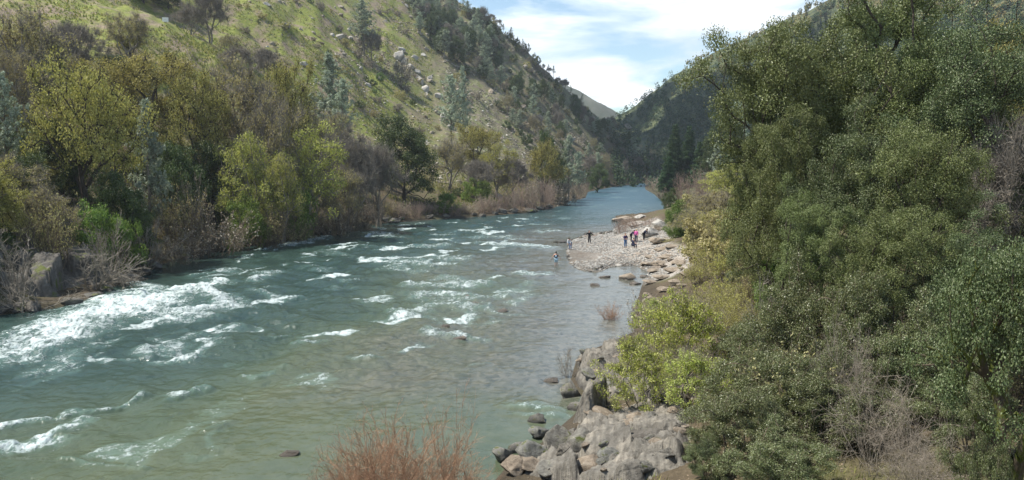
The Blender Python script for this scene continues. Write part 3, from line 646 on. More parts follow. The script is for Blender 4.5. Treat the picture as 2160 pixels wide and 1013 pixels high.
# ------------------------------------------------------------------ the far bank
GT = 'trees crowding the far bank'
for key, px, top, w, dep, lab, cat in [
    ('olive0', 175, 122, 250, 84, 'olive green oak with dark forked trunk, beside the blue grey pine', 'tree'),
    ('olive1', 305, 104, 250, 113, 'wide olive canopy below the green grass terrace', 'tree'),
    ('olive2', 415, 135, 190, 110, 'olive brown canopy above the dark hollow, middle of the grove', 'tree'),
    ('ogrey0', 500, 128, 220, 120, 'faded khaki canopy right of the olive grove', 'tree'),
    ('olive0', 590, 118, 150, 128, 'rounded olive canopy where the grove meets open grass slope', 'tree'),
    ('ogrey1', 560, 185, 150, 112, 'greyish khaki tree in front of the rounded olive canopy', 'tree'),
    ('ogrey0', 640, 205, 130, 132, 'thin khaki tree at the uphill edge of the grove', 'tree'),
    ('ogrey1', 60, 15, 210, 108, 'big smoky grey green tree at the top corner of far bank', 'tree'),
    ('bare0', 150, 45, 120, 132, 'leafless mauve grey tree behind the smoky grey green one', 'tree'),
    ('ogrey0', 10, 90, 150, 92, 'grey green tree at the very edge, above the dark pine', 'tree'),
    ('pine0', 302, 210, 88, 92, 'slim blue grey pine standing out before the olive grove', 'pine'),
    ('pine1', -2, 150, 90, 80, 'grey pine cut by the picture edge', 'pine'),
    ('yel0', 525, 275, 165, 106, 'pale yellow green willow over the bright green bush', 'tree'),
    ('yel1', 640, 250, 175, 114, 'tallest pale yellow green willow of the far bank', 'tree'),
    ('yel0', 590, 320, 130, 106, 'low yellow green willow between two taller willows', 'tree'),
    ('bare1', 728, 268, 140, 126, 'leafless pinkish grey tree between willow and dark evergreen', 'tree'),
    ('bare0', 790, 300, 110, 138, 'thin leafless grey tree touching the dark evergreen', 'tree'),
    ('ogrey1', 715, 345, 110, 120, 'drab brown green tree under the pinkish leafless tree', 'tree'),
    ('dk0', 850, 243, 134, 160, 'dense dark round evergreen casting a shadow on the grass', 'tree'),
    ('ogrey0', 700, 225, 110, 150, 'dusty khaki tree at the foot of the grey pine', 'tree'),
    ('pine0', 698, 112, 85, 182, 'bluish grey pine on the open slope above the willows', 'pine'),
    ('pine1', 720, 165, 70, 170, 'shorter bluish pine below the first on open slope', 'pine'),
    ('ogrey1', 945, 290, 90, 186, 'drab grey oak on the rocky slope right of the evergreen', 'tree'),
    ('olive1', 1000, 258, 110, 196, 'olive brown tree halfway up above the pink willows', 'tree'),
    ('yel1', 1045, 292, 95, 190, 'yellow olive tree above the tall pinkish willows', 'tree'),
    ('olive2', 1145, 292, 95, 208, 'rounded yellow olive oak beside the dark green one', 'tree'),
    ('dk1', 1160, 278, 70, 222, 'dark green oak behind the rounded yellow olive oak', 'tree'),
    ('bare1', 1085, 330, 80, 190, 'leafless grey tree between the two yellow olive trees', 'tree'),
    ('bare0', 1010, 335, 90, 180, 'leafless grey tree over the small bright green bush', 'tree'),
    ('pine0', 1200, 285, 52, 236, 'grey green pine where the far shore turns out of sight', 'pine'),
    ('pine1', 1222, 320, 40, 250, 'smaller grey pine just upstream of the turning shore', 'pine'),
    ('dk0', 1262, 345, 50, 300, 'small dark oak low on the farthest visible shore', 'tree'),
    ('bare0', 438, -25, 95, 205, 'leafless silver grey tree in the gully beside the terrace', 'tree'),
    ('ogrey0', 265, 22, 120, 152, 'thin grey green tree standing on the terrace edge', 'tree'),
    ('dk1', 300, -40, 110, 215, 'dark evergreen behind the grass terrace, nearest the corner', 'tree'),
    ('dk0', 350, -50, 80, 222, 'dark evergreen directly behind the white box', 'tree'),
    ('bare1', 400, 10, 70, 200, 'small bare grey tree to the side of the white box', 'tree'),
    ('ogrey1', 480, 70, 60, 190, 'small grey green tree in the gully mouth', 'tree'),
    ('bare1', 500, 95, 80, 178, 'mauve leafless tree below the gully on bare soil', 'tree'),
    ('bare0', 560, 100, 70, 190, 'brownish leafless tree on grass above the olive canopy', 'tree'),
    ('pine1', 765, 0, 66, 300, 'lone grey pine near the top of the grass slope', 'pine'),
    ('bare0', 785, 65, 50, 300, 'small leafless tree beside the lone upper pine', 'tree'),
    ('pine1', 950, 158, 66, 252, 'pale grey pine in mid slope below the white rocks', 'pine'),
    ('pine0', 978, 140, 40, 262, 'taller slim companion of the pale mid slope pine', 'pine'),
    ('sb2', 848, 122, 44, 300, 'round mauve grey shrub just below the white rocks', 'shrub'),
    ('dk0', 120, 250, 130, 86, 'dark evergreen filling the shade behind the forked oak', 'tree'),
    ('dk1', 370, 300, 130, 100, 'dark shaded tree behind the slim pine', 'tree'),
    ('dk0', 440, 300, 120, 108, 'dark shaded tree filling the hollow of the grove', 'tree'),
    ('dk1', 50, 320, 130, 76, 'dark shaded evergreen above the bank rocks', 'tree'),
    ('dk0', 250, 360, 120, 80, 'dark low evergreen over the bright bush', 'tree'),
]:
    plant(key, px, top, w, dep, lab, cat, GT if cat != 'shrub' else None)
GB = 'bushes along the far bank'
for key, px, top, w, dep, lab in [
    ('brt0', 195, 425, 120, 75, 'bright green bush in the shade above the bank rocks'),
    ('brt1', 250, 455, 90, 76, 'lower bright green bush beside the bare branches'),
    ('brt0', 515, 412, 90, 100, 'bright green bush under the pale willow'),
    ('brt1', 620, 388, 90, 110, 'bright green bush under the tallest willow'),
    ('brt0', 1003, 376, 62, 176, 'small bright green bush at the end of the shaded grass'),
    ('brt1', 940, 405, 50, 160, 'low grass green bush behind the pink willow fringe'),
    ('btw0', 375, 385, 120, 93, 'olive brown bush right of the slim pine trunk'),
    ('btw1', 450, 415, 160, 93, 'wide dull brown bush sloping down to the water'),
    ('btw1', 370, 470, 120, 86, 'dull brown bush over the shoreline ledge'),
    ('btw0', 560, 425, 110, 102, 'brown green bush above the white water streak'),
    ('btw1', 690, 400, 130, 118, 'dark brown bush below the pinkish leafless tree'),
    ('btw0', 620, 450, 100, 108, 'low brown bush hanging over the rapid'),
    ('btw1', 760, 410, 90, 130, 'brown bush at the start of the pink fringe'),
    ('gtw0', 298, 445, 120, 80, 'pale bare upright shrub beside the deep pool of shade'),
    ('gtw0', 222, 445, 100, 71, 'pale bare forked sapling above the mossy boulder'),
    ('gtw1', 190, 510, 210, 67, 'dead pale branches leaning over the rocks'),
    ('gtw0', 30, 480, 170, 60, 'whitish bare sapling at the picture edge'),
    ('gtw1', 60, 585, 190, 57.5, 'tangle of dead pale branches low at the picture edge'),
    ('gtw1', 250, 560, 110, 70, 'dead twigs trailing toward the white water'),
    ('gtw1', 540, 440, 110, 104, 'pale bare branches under the bright bush'),
    ('gtw1', 422, 360, 80, 98, 'silvery dead bush in the middle of the grove'),
    ('gtw0', 800, 385, 60, 139, 'pale twisted bare shrub under the dark evergreen'),
    ('ftw1', 1213, 385, 44, 240, 'reddish bare shrub on the last point of the far shore'),
    ('btw0', 90, 400, 150, 68, 'grey brown brush above the rock outcrop, picture edge side'),
    ('sb2', 1180, 378, 60, 205, 'rounded mauve shrub beside the reddish one on the point'),
]:
    plant(key, px, top, w, dep, lab, 'bush', GB)
r_ = random.Random(8)
def shore_depth(px):
    return float(water_at(px, np.interp(px, [a for a, b in LEFT_SH], [b for a, b in LEFT_SH]))[1])
for i, px in enumerate(range(822, 1172, 17)):
    top = np.interp(px, [820, 900, 1000, 1080, 1120, 1165], [425, 428, 420, 392, 370, 372]) + r_.uniform(-5, 8)
    plant(['ftw0', 'ftw1'], px + r_.uniform(-5, 5), top, r_.uniform(34, 52), shore_depth(px) + r_.uniform(2, 5), 'pinkish bare willow shrub in the fringe along the far shore', 'bush', 'pink willow fringe of the far shore')
for i in range(26):
    px = r_.uniform(640, 820) if i < 12 else r_.uniform(300, 640); dep = shore_depth(px) + r_.uniform(1.2, 3)
    q = water_at(px, np.interp(px, [a for a, b in LEFT_SH], [b for a, b in LEFT_SH]))
    plant(['btw1', 'btw0', 'ftw1'], px, np.interp(px, [300, 820], [535, 445]) - r_.uniform(5, 25), r_.uniform(40, 80), dep, 'low brown twiggy shrub hanging at the far waterline', 'bush', 'low shrubs at the far waterline')
# filler trees and undergrowth behind those, standing on the same slope
def scatter(n, poly, keys, hrange, asp, label, cat, group, seed, mind=0):
    rr = random.Random(seed); P = np.array(poly); c = 0; tries = 0
    while c < n and tries < n * 12:
        tries += 1; px = rr.uniform(P[:, 0].min(), P[:, 0].max()); py = rr.uniform(P[:, 1].min(), P[:, 1].max()); ins = False
        for i in range(len(P)):
            x0, y0 = P[i]; x1, y1 = P[(i + 1) % len(P)]
            if (y0 > py) != (y1 > py) and px < (x1 - x0) * (py - y0) / (y1 - y0) + x0: ins = not ins
        if not ins: continue
        h = hit(px, py)
        if h is None or h[2] < .3 or h[1] < mind: continue
        k = rr.choice(keys); p = PROTO[k]; H = rr.uniform(*hrange); Wd = H * rr.uniform(*asp)
        put(k, h[0], h[1], h[2] - .12, Wd / p['w'], H / p['h'], rr.uniform(0, 6.28), label, cat, group); c += 1
scatter(36, [(-40, 150), (200, 110), (470, 150), (640, 190), (740, 300), (780, 430), (600, 470), (300, 520), (-40, 560)], ['olive0', 'ogrey1', 'dk0', 'olive2', 'dk1', 'ogrey0', 'yel0'], (4, 6.5), (.9, 1.3),
        'tree packed among others in the far bank grove', 'tree', 'filler trees of the far bank grove', 21)
scatter(60, [(-40, 380), (300, 400), (740, 370), (1150, 395), (1150, 420), (820, 445), (600, 490), (300, 540), (-40, 560)], ['btw0', 'btw1', 'btw0', 'brt1', 'sb1', 'sb0'], (1.5, 3), (1.0, 1.6),
        'low drab undergrowth bush beneath the far bank trees', 'bush', 'undergrowth bushes of the far bank', 22)
scatter(14, [(-380, 200), (-30, 250), (-30, 560), (-380, 560)], ['olive0', 'ogrey1', 'bare0', 'dk1', 'btw0'], (5, 8), (.9, 1.3), 'tree of the far bank just beyond the picture edge', 'tree', 'trees beyond the picture edge', 29)
scatter(46, [(500, 0), (850, 0), (900, 180), (960, 400), (880, 420), (700, 170), (500, 90)], ['sb0', 'sb1', 'sb2', 'sb2'], (.9, 2.2), (1.1, 1.8), 'small dull shrub dotted on the open grass slope', 'shrub', 'small shrubs on the open grass slope', 23)
scatter(170, [(850, -30), (950, 5), (1050, 62), (1200, 200), (1300, 270), (1385, 345), (1360, 375), (1250, 385), (1080, 310), (960, 210), (900, 110)], ['sb0', 'sb1', 'sb2', 'sb1', 'sb2'], (1.6, 3.6), (1.0, 1.6),
        'dull shrub on the steep rocky flank below the skyline', 'shrub', 'shrubs of the steep rocky flank', 24)
scatter(84, [(850, -20), (950, 10), (1050, 80), (1060, 200), (960, 140), (890, 100)], ['pine0', 'pine1', 'dk0', 'bare0', 'pine1', 'pine0'], (8, 14), (.45, .7), 'tall grey tree in the shaded stand below the skyline', 'tree', 'shaded stand below the skyline', 25)
scatter(30, [(620, 0), (850, 0), (900, 180), (940, 380), (880, 400), (700, 170)], ['sb0', 'sb2', 'dkbush'], (1.6, 3.2), (1.1, 1.6), 'rounded shrub standing on the grass slope', 'shrub', 'rounded shrubs on the grass slope', 27)
scatter(60, [(1060, 180), (1200, 220), (1300, 290), (1390, 350), (1370, 382), (1240, 385), (1170, 300), (1080, 300)], ['pine0', 'pine1', 'dk1', 'bare1', 'ogrey0'], (6, 11), (.45, .8), 'grey green tree on the lower flank upstream', 'tree', 'trees of the lower flank upstream', 26)
for i, (px, py, h) in enumerate([(976, 20, 20), (1062, 64, 26), (1078, 74, 22), (1092, 86, 24), (1103, 95, 14), (1128, 118, 22), (1140, 130, 12), (1157, 150, 26), (1168, 162, 18), (1186, 182, 20), (1204, 202, 18), (1212, 208, 14), (1228, 220, 16), (1245, 234, 12)]):
    hh = None
    for dy in range(0, 40, 2):
        hh = hit(px, py + dy)
        if hh is not None and hh[1] < 560: break
    if hh is None or hh[1] > 560: continue
    H = h / F * hh[1] * (1.3, .7, 1.1, .6)[i % 4]; p = PROTO['snag0']
    put('snag0', hh[0], hh[1], hh[2] - .2, H * .42 / p['w'], H / p['h'], i * 1.3, 'thin sparse pine standing up against the sky on the ridge', 'pine', 'sparse pines along the skyline')
scatter(60, [(960, 10), (1040, 50), (1180, 172), (1300, 258), (1310, 275), (1180, 196), (1040, 72), (960, 30)], ['sb1', 'sb0', 'dk0', 'bare1', 'sb2'], (2, 5.5), (.8, 1.4), 'ragged shrub or low tree on the skyline ridge', 'shrub', 'ragged growth along the skyline', 28)
# bushes where the river disappears
for i, (px, top, wd, dep) in enumerate([(1374, 372, 34, 345), (1386, 380, 34, 300), (1398, 392, 30, 240), (1380, 368, 40, 380)]):
    plant(['ftw1', 'btw1'], px, top, wd, dep, 'reddish brown brush where the river slips out of sight', 'bush', 'brush where the river slips out of sight')

# ------------------------------------------------------------------ the near bank, from upstream to the foot of the picture
for key, px, top, w, dep, lab, cat, grp in [
    ('fir0', 1424, 264, 52, 265, 'tall dark fir nearest the water at the bend', 'fir', 'dark firs by the bend'),
    ('fir0', 1452, 268, 50, 272, 'tall dark fir behind the first one at the bend', 'fir', 'dark firs by the bend'),
    ('fir0', 1410, 330, 44, 258, 'short dark fir leaning over the water at the bend', 'fir', 'dark firs by the bend'),
    ('fir0', 1480, 300, 54, 262, 'shorter dark fir behind the pinkish bare trees', 'fir', 'dark firs by the bend'),
    ('dk0', 1530, 240, 80, 270, 'broad dark green oak behind the small grey pine', 'tree', None),
    ('dk1', 1500, 290, 60, 240, 'dark oak between fir and small grey pine', 'tree', None),
    ('pine1', 1560, 215, 80, 290, 'hazy grey pine behind the near oak', 'pine', None),
    ('pine0', 1513, 303, 46, 190, 'small pale grey pine above the olive willow', 'pine', None),
    ('ftw0', 1442, 360, 50, 150, 'pinkish bare tree next to the dark firs', 'tree', 'pinkish bare trees by the firs'),
    ('ftw0', 1480, 350, 54, 140, 'tallest pinkish bare tree, before the olive willow', 'tree', 'pinkish bare trees by the firs'),
    ('yel1', 1535, 335, 110, 118, 'olive yellow willow under the small grey pine', 'tree', None),
    ('yel0', 1590, 370, 110, 96, 'olive yellow willow touching the near oak', 'tree', None),
    ('ogrey0', 1500, 400, 120, 98, 'drab olive tree behind the round green bush', 'tree', None),
    ('dkbush', 1430, 420, 70, 95, 'round mid green bush above the gravel bar', 'bush', None),
    ('dk0', 1418, 395, 40, 170, 'dark bush upstream of the gravel bar', 'bush', None),
    ('twigolive', 1500, 440, 120, 78, 'fuzzy olive shrub uphill of the gravel bar', 'bush', 'fuzzy olive shrubs of the near bank'),
    ('twigolive', 1560, 450, 130, 66, 'fuzzy olive shrub in front of the near oak', 'bush', 'fuzzy olive shrubs of the near bank'),
    ('twigolive', 1520, 520, 130, 62, 'fuzzy olive shrub over the tan slabs', 'bush', 'fuzzy olive shrubs of the near bank'),
    ('twigolive', 1480, 545, 90, 60, 'small fuzzy olive shrub beside the tan slabs', 'bush', 'fuzzy olive shrubs of the near bank'),
    ('twigolive', 1600, 500, 140, 52, 'fuzzy olive shrub next to the lime green patch', 'bush', 'fuzzy olive shrubs of the near bank'),
    ('brt0', 1662, 465, 110, 40, 'lime green bush glowing under the near oak', 'bush', None),
    ('brt1', 2140, 290, 110, 52, 'lime green bush at the picture edge', 'bush', None),
    ('btw0', 1600, 560, 120, 46, 'grey brown brush below the lime green bush', 'bush', None),
    ('gtw1', 1600, 560, 110, 30, 'silvery bare twigs sticking out of the near thicket', 'bush', None),
    ('twigolive', 1560, 610, 130, 40, 'olive brown brush behind the spring green bush', 'bush', None),
    ('twigolive', 1500, 585, 130, 44, 'fuzzy olive shrub just above the spring green bush', 'bush', 'fuzzy olive shrubs of the near bank'),
    ('twigolive', 1545, 570, 130, 47, 'fuzzy olive shrub between spring green and lime green bushes', 'bush', 'fuzzy olive shrubs of the near bank'),
    ('btw1', 1450, 590, 90, 50, 'grey brown brush at the downstream end of the slabs', 'bush', None),
    ('twigolive', 1580, 640, 120, 36, 'fuzzy olive shrub before the silvery bare twigs', 'bush', 'fuzzy olive shrubs of the near bank'),
    ('nbush0', 2080, 850, 130, 15.5, 'small evergreen bush hiding the foot of the mossy oak', 'bush', 'grey green evergreen bushes of the near bank'),
    # the great oaks
    ('noak1', 1615, 110, 180, 41, 'live oak lobe nearest the hazy grey pine', 'tree', 'great live oaks of the near bank'),
    ('noak0', 2010, 60, 320, 40, 'live oak filling the gap below the top corner', 'tree', 'great live oaks of the near bank'),
    ('noak0', 1700, 30, 400, 40, 'big live oak reaching out against the sky', 'tree', 'great live oaks of the near bank'),
    ('noak1', 1870, -130, 460, 43, 'tallest live oak, running off the top of the picture', 'tree', 'great live oaks of the near bank'),
    ('noak2', 2080, -60, 380, 37, 'live oak at the top corner of the near bank', 'tree', 'great live oaks of the near bank'),
    ('noak1', 1660, 200, 250, 36, 'live oak with rounded flank beside the olive willow', 'tree', 'great live oaks of the near bank'),
    ('noak2', 1800, 190, 300, 33, 'live oak in the heart of the near thicket', 'tree', 'great live oaks of the near bank'),
    ('noak0', 1960, 250, 300, 31, 'live oak below the forked dark trunk', 'tree', 'great live oaks of the near bank'),
    ('noak1', 1720, 380, 230, 31, 'low live oak beside the lime green bush', 'tree', 'great live oaks of the near bank'),
    ('noak0', 1880, 430, 280, 27, 'low spreading live oak above the dry bramble', 'tree', 'great live oaks of the near bank'),
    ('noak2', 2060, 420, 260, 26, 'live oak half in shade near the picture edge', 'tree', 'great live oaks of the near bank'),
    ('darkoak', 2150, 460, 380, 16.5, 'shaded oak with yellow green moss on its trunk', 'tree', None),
    ('olive1', 2150, 20, 260, 45, 'yellowish budding oak at the top corner', 'tree', None),
    ('bare1', 2120, 230, 200, 34, 'pale leafless tree hanging in at the picture edge', 'tree', None),
    # bushes close by
    ('nbush0', 1690, 540, 230, 29, 'grey green bush in the middle of the thicket', 'bush', 'grey green evergreen bushes of the near bank'),
    ('nbush1', 1830, 560, 230, 26, 'grey green bush behind the dry bramble', 'bush', 'grey green evergreen bushes of the near bank'),
    ('nbush0', 1620, 680, 230, 26.5, 'grey green bush right behind the spring green bush', 'bush', 'grey green evergreen bushes of the near bank'),
    ('nbush1', 1560, 800, 250, 22.5, 'dense grey green bush at the foot of the picture', 'bush', 'grey green evergreen bushes of the near bank'),
    ('nbush0', 1650, 880, 220, 20, 'lowest grey green bush, beside the dry bramble', 'bush', 'grey green evergreen bushes of the near bank'),
    ('nbush1', 1740, 720, 200, 24, 'grey green bush against the bramble stems', 'bush', 'grey green evergreen bushes of the near bank'),
    ('nbush0', 1970, 600, 240, 24, 'grey green bush over the arching dry stems', 'bush', 'grey green evergreen bushes of the near bank'),
    ('nbush1', 1490, 905, 110, 22, 'small grey green bush at the edge of the rocks', 'bush', 'grey green evergreen bushes of the near bank'),
    ('darkoak', 2060, 560, 260, 25, 'shaded oak crown between the bramble and the mossy oak', 'tree', None),
    ('nbush1', 2060, 760, 220, 20, 'dark evergreen bush under the mossy oak', 'bush', 'grey green evergreen bushes of the near bank'),
    ('nbush0', 2010, 680, 220, 23, 'dim evergreen bush before the shaded oak crown', 'bush', 'grey green evergreen bushes of the near bank'),
    ('fresh0', 1385, 615, 120, 46, 'small spring green bush at the downstream end of the slabs', 'bush', None),
    ('ftw1', 1372, 628, 90, 52, 'reddish brush between slabs and spring green bush', 'bush', None),
    ('ftw1', 1362, 655, 70, 47, 'low reddish brush at the waterline behind the spring green branches', 'bush', None),
    ('fresh0', 1440, 600, 210, 34, 'spring green bush with glowing new leaves above the rocks', 'bush', None),
    ('fresh1', 1350, 685, 180, 32, 'spring green branches reaching over the water', 'bush', None),
    ('fresh1', 1470, 720, 180, 30, 'sparse spring green bush above the grey rock', 'bush', None),
    ('ftw1', 1390, 610, 110, 37, 'reddish bare twigs behind the spring green bush', 'bush', None),
    ('tangle', 1880, 760, 330, 20.5, 'big dry bramble of arching grey stems', 'bush', 'dry brambles at the foot of the picture'),
    ('tangle', 1800, 640, 240, 23, 'thin dry bramble climbing the grey green bush', 'bush', 'dry brambles at the foot of the picture'),
    ('tangle', 1960, 860, 240, 18.5, 'low dry bramble in the bottom corner', 'bush', 'dry brambles at the foot of the picture'),
    ('russet0', 825, 878, 320, 24.0, 'russet leafless shrub in the foreground by the water', 'bush', 'russet shrubs in the foreground'),
    ('russet0', 880, 900, 260, 23.6, 'russet shrub in the gap between the two tallest', 'bush', 'russet shrubs in the foreground'),
    ('russet0', 770, 900, 230, 23.4, 'thick russet shrub cut by the bottom of the picture', 'bush', 'russet shrubs in the foreground'),
    ('russet1', 930, 850, 120, 24.9, 'second wispy russet shrub behind the tall one', 'bush', 'russet shrubs in the foreground'),
    ('russet1', 950, 805, 120, 24.6, 'tall wispy russet shrub beside the wide foreground one', 'bush', 'russet shrubs in the foreground'),
    ('russet0', 955, 950, 200, 24.3, 'low russet shrub touching the wet boulders', 'bush', 'russet shrubs in the foreground'),
    ('russet1', 800, 845, 120, 24.3, 'slender russet stems above the wide foreground shrub', 'bush', 'russet shrubs in the foreground'),
    ('russet0', 715, 965, 150, 24.2, 'lowest russet shrub on the open water side', 'bush', 'russet shrubs in the foreground'),
    ('russet0', 1288, 632, 60, 55, 'dark red shrub standing alone in shallow water', 'bush', None),
    ('russet1', 1290, 636, 34, 55.1, 'upright red stems inside the lone shrub in the water', 'bush', None),
    ('gtw1', 1200, 725, 60, 39.5, 'pale orange dead twigs at the tip of the rock', 'bush', None),
    ('ftw0', 1350, 452, 80, 121, 'grey bare shrub behind the people on the bar', 'bush', 'bare shrubs behind the gravel bar'),
    ('ftw0', 1310, 455, 46, 117, 'thin bare shrub on the upstream tip of the bar', 'bush', 'bare shrubs behind the gravel bar'),
    ('ftw1', 1385, 470, 40, 108, 'small bare shrub beside the round green bush', 'bush', 'bare shrubs behind the gravel bar'),
    ('twigolive', 1400, 500, 60, 92, 'low olive tuft at the foot of the round green bush', 'bush', None),
]:
    plant(key, px, top, w, dep, lab, cat, grp)
scatter(75, [(1440, 400), (1560, 330), (1700, 420), (1700, 560), (1560, 640), (1480, 560), (1450, 500)], ['twigolive', 'btw0', 'ogrey1', 'yel0', 'sb0'], (2, 3.6), (1., 1.5), 'drab bush in the near bank thicket uphill of the gravel bar', 'bush', 'thicket bushes uphill of the gravel bar', 31, 40)
scatter(36, [(1480, 640), (2160, 420), (2160, 900), (1700, 960), (1500, 900)], ['nbush0', 'nbush1', 'btw0'], (1.6, 3), (1.1, 1.5), 'evergreen undergrowth bush below the great oaks', 'bush', 'undergrowth below the great oaks', 32, 17)
scatter(26, [(1600, 60), (1900, -80), (2200, -80), (2200, 420), (1700, 420)], ['dk0', 'dk1', 'pine1', 'ogrey0', 'olive1'], (7, 12), (.7, 1.0), 'tree on the hillside glimpsed through the great oaks', 'tree', 'trees behind the great oaks', 33, 60)

# ------------------------------------------------------------------ wood on the hill across the bend: one mass, cloud shade put into its dark leaf colour
def far_wood():
    rng = np.random.default_rng(5); pts = []
    for i in range(7500):
        px = rng.uniform(1290, 2160); py = rng.uniform(-60, 400); h = hit(px, py)
        if h is not None and h[1] > 230 and h[0] > 50: pts.append((h[0], h[1], h[2], px, py))
    P = np.array(pts); top = np.interp(P[:, 3], [1300, 1400, 1455, 1510, 1620, 1760], [262, 176, 136, 112, 58, 0])
    pale = smooth(85, 20, P[:, 4] - top) * smooth(1400, 1480, P[:, 3]); outp = []  # paler scrub at the crest stands in for its sunlit part
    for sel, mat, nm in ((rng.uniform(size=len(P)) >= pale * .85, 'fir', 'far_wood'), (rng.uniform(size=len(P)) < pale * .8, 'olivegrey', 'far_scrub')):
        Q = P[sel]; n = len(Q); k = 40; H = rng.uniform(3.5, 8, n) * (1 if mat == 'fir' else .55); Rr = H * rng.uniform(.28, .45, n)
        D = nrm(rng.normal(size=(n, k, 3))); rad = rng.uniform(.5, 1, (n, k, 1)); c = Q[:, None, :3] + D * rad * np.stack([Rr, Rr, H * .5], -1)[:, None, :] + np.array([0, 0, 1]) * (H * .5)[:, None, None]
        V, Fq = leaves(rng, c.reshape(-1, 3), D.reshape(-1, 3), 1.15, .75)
        o = obj(nm, mesh(nm, V, Fq, LM[mat])); tag(o, 'wood covering the hill across the bend, its dark green taking in cloud shade' if mat == 'fir' else 'pale grey green scrub along the top of the hill across', 'woodland' if mat == 'fir' else 'scrub', kind='stuff')
far_wood()
# ------------------------------------------------------------------ rock
def rock_mat(name, a, b, c, moss=.0, lich=.0, wetz=.35, sc=1.6, bands=0.0):
    q = NT(name); P = q.coords(); oi = q.n('ShaderNodeObjectInfo'); g = q.n('ShaderNodeNewGeometry')
    n = q.noise(P, sc, 8, .7); col = q.ramp(n, [(.32, a), (.5, b), (.68, c)])
    if bands:
        wv = q.n('ShaderNodeTexWave'); wv.inputs['Scale'].default_value = 1.3; wv.inputs['Distortion'].default_value = 6; wv.inputs['Detail'].default_value = 5; wv.inputs['Detail Scale'].default_value = 1.6
        q.l(q.mapv(P, (1, .35, .5), (0, .3, .5)), wv.inputs['Vector']); col = q.mix(bands, col, q.ramp(wv.outputs['Fac'], [(.1, .45), (.6, 1.15)]), 'MULTIPLY')
    col = q.mix(.55, col, q.ramp(q.noise(P, sc * 7, 5, .7), [(.3, .55), (.7, 1.3)]), 'MULTIPLY')
    col = q.mix(q.math('MULTIPLY', oi.outputs['Random'], .22), col, (.20, .15, .10))
    vc = q.n('ShaderNodeTexVoronoi', feature='DISTANCE_TO_EDGE'); vc.inputs['Scale'].default_value = sc * .9; q.l(q.mix(.4, P, q.n('ShaderNodeTexNoise').outputs['Color']), vc.inputs['Vector']); crk = q.ramp(vc.outputs['Distance'], [(0.0, 0.0), (.035, 1.0)]); col = q.mix(.22, col, q.mix(crk, (.25, .22, .2), (1.0, 1.0, 1.0)), 'MULTIPLY')
    sep = q.n('ShaderNodeSeparateXYZ'); q.l(g.outputs['Normal'], sep.inputs[0])
    if moss:
        mk = q.math('MULTIPLY', q.ramp(q.noise(P, sc * .9, 6, .7), [(.55 - moss * .2, 0.0), (.62 - moss * .2, 1.0)]), q.ramp(sep.outputs[2], [(.2, 0.0), (.6, 1.0)]))
        col = q.mix(mk, col, (.085, .10, .018))
    sp = q.n('ShaderNodeSeparateXYZ'); q.l(g.outputs['Position'], sp.inputs[0])
    wet = q.ramp(q.math('ADD', sp.outputs[2], q.math('MULTIPLY', n, .25)), [(wetz * .6, 1.0), (wetz + .12, 0.0)])
    col = q.mix(q.math('MULTIPLY', wet, .72), col, (.035, .030, .025))
    ro = q.math('SUBTRACT', .85, q.math('MULTIPLY', wet, .5))
    return q.end(q.bsdf(col, ro, q.bump(q.mix(.12, q.mix(.5, n, q.noise(P, sc * 8, 5, .7)), crk), .9, .15), .4))
RM = {'grey': rock_mat('grey_schist', (.10, .10, .09), (.20, .195, .17), (.34, .32, .27), .05, bands=.3),
      'warm': rock_mat('tan_sandstone', (.17, .135, .10), (.29, .235, .175), (.42, .36, .29), 0),
      'pale': rock_mat('pale_rock', (.24, .225, .20), (.40, .38, .34), (.58, .55, .50), 0, wetz=.05, sc=.8),
      'dark': rock_mat('dark_bank_rock', (.05, .048, .043), (.10, .095, .085), (.20, .19, .165), .10, sc=.8, bands=.35),
      'hill': rock_mat('hillside_rock', (.16, .14, .11), (.28, .25, .20), (.42, .38, .32), 0, wetz=.05, sc=.7)}
def rock_geo(seed, cuts=16, sub=4, rough=.12):
    bm = bmesh.new(); bmesh.ops.create_icosphere(bm, subdivisions=sub, radius=1.0)
    V = np.array([v.co[:] for v in bm.verts]); Fq = np.array([[v.index for v in f.verts] for f in bm.faces]); bm.free()
    rng = np.random.default_rng(seed); V *= 1 + .12 * vnoise3(V * 1.3 + seed, 2)[:, None]
    for i in range(cuts):
        n = nrm(rng.normal(size=(1, 3)))[0]; o = rng.uniform(.48, .82); e = np.maximum(V @ n - o, 0); V = V - e[:, None] * n
    V += nrm(V) * (vnoise3(V * 3.1 + seed, 5) * rough * .5 + vnoise3(V * 8 + seed, 6) * rough * .25)[:, None]
    return V / np.abs(V).max(0), Fq
RM['ledge'] = rock_mat('ledge_rock', (.075, .073, .066), (.16, .152, .132), (.31, .28, .23), .0, bands=.35, sc=.9)
RG = [rock_geo(200 + i) for i in range(6)]
RMESH = {}
def rock(px, py, wpx, hpx, mat, label, group, depth=None, name='boulder', asp=None, z=None, rr=random.Random(77), tilt=.15):
    """a boulder whose foot shows at that spot; width and height as seen"""
    if depth is None:
        h = hit(px, py); wa = water_at(px, py)
        if h is None or (h[2] < 0.05): h = np.array([wa[0], wa[1], -.08])
    else: h = at(px, py, depth)
    D = h[1]; wd = wpx * D / F; ht = hpx * D / F
    k = rr.randrange(6); key = (k, mat)
    if key not in RMESH: RMESH[key] = mesh('boulder_' + mat, RG[k][0], RG[k][1], RM[mat], False)
    dp = wd * (asp or rr.uniform(.7, 1.0)); o = obj(name, RMESH[key]); o.location = (h[0], D + dp * .35, (h[2] if z is None else z) + ht * .30)
    o.scale = (wd * .5, dp * .5, ht * .72); o.rotation_euler = (rr.uniform(-tilt, tilt), rr.uniform(-tilt, tilt), rr.uniform(-.5, .5) + rr.choice([0, 3.14]))
    tag(o, label, 'rock', group); return o

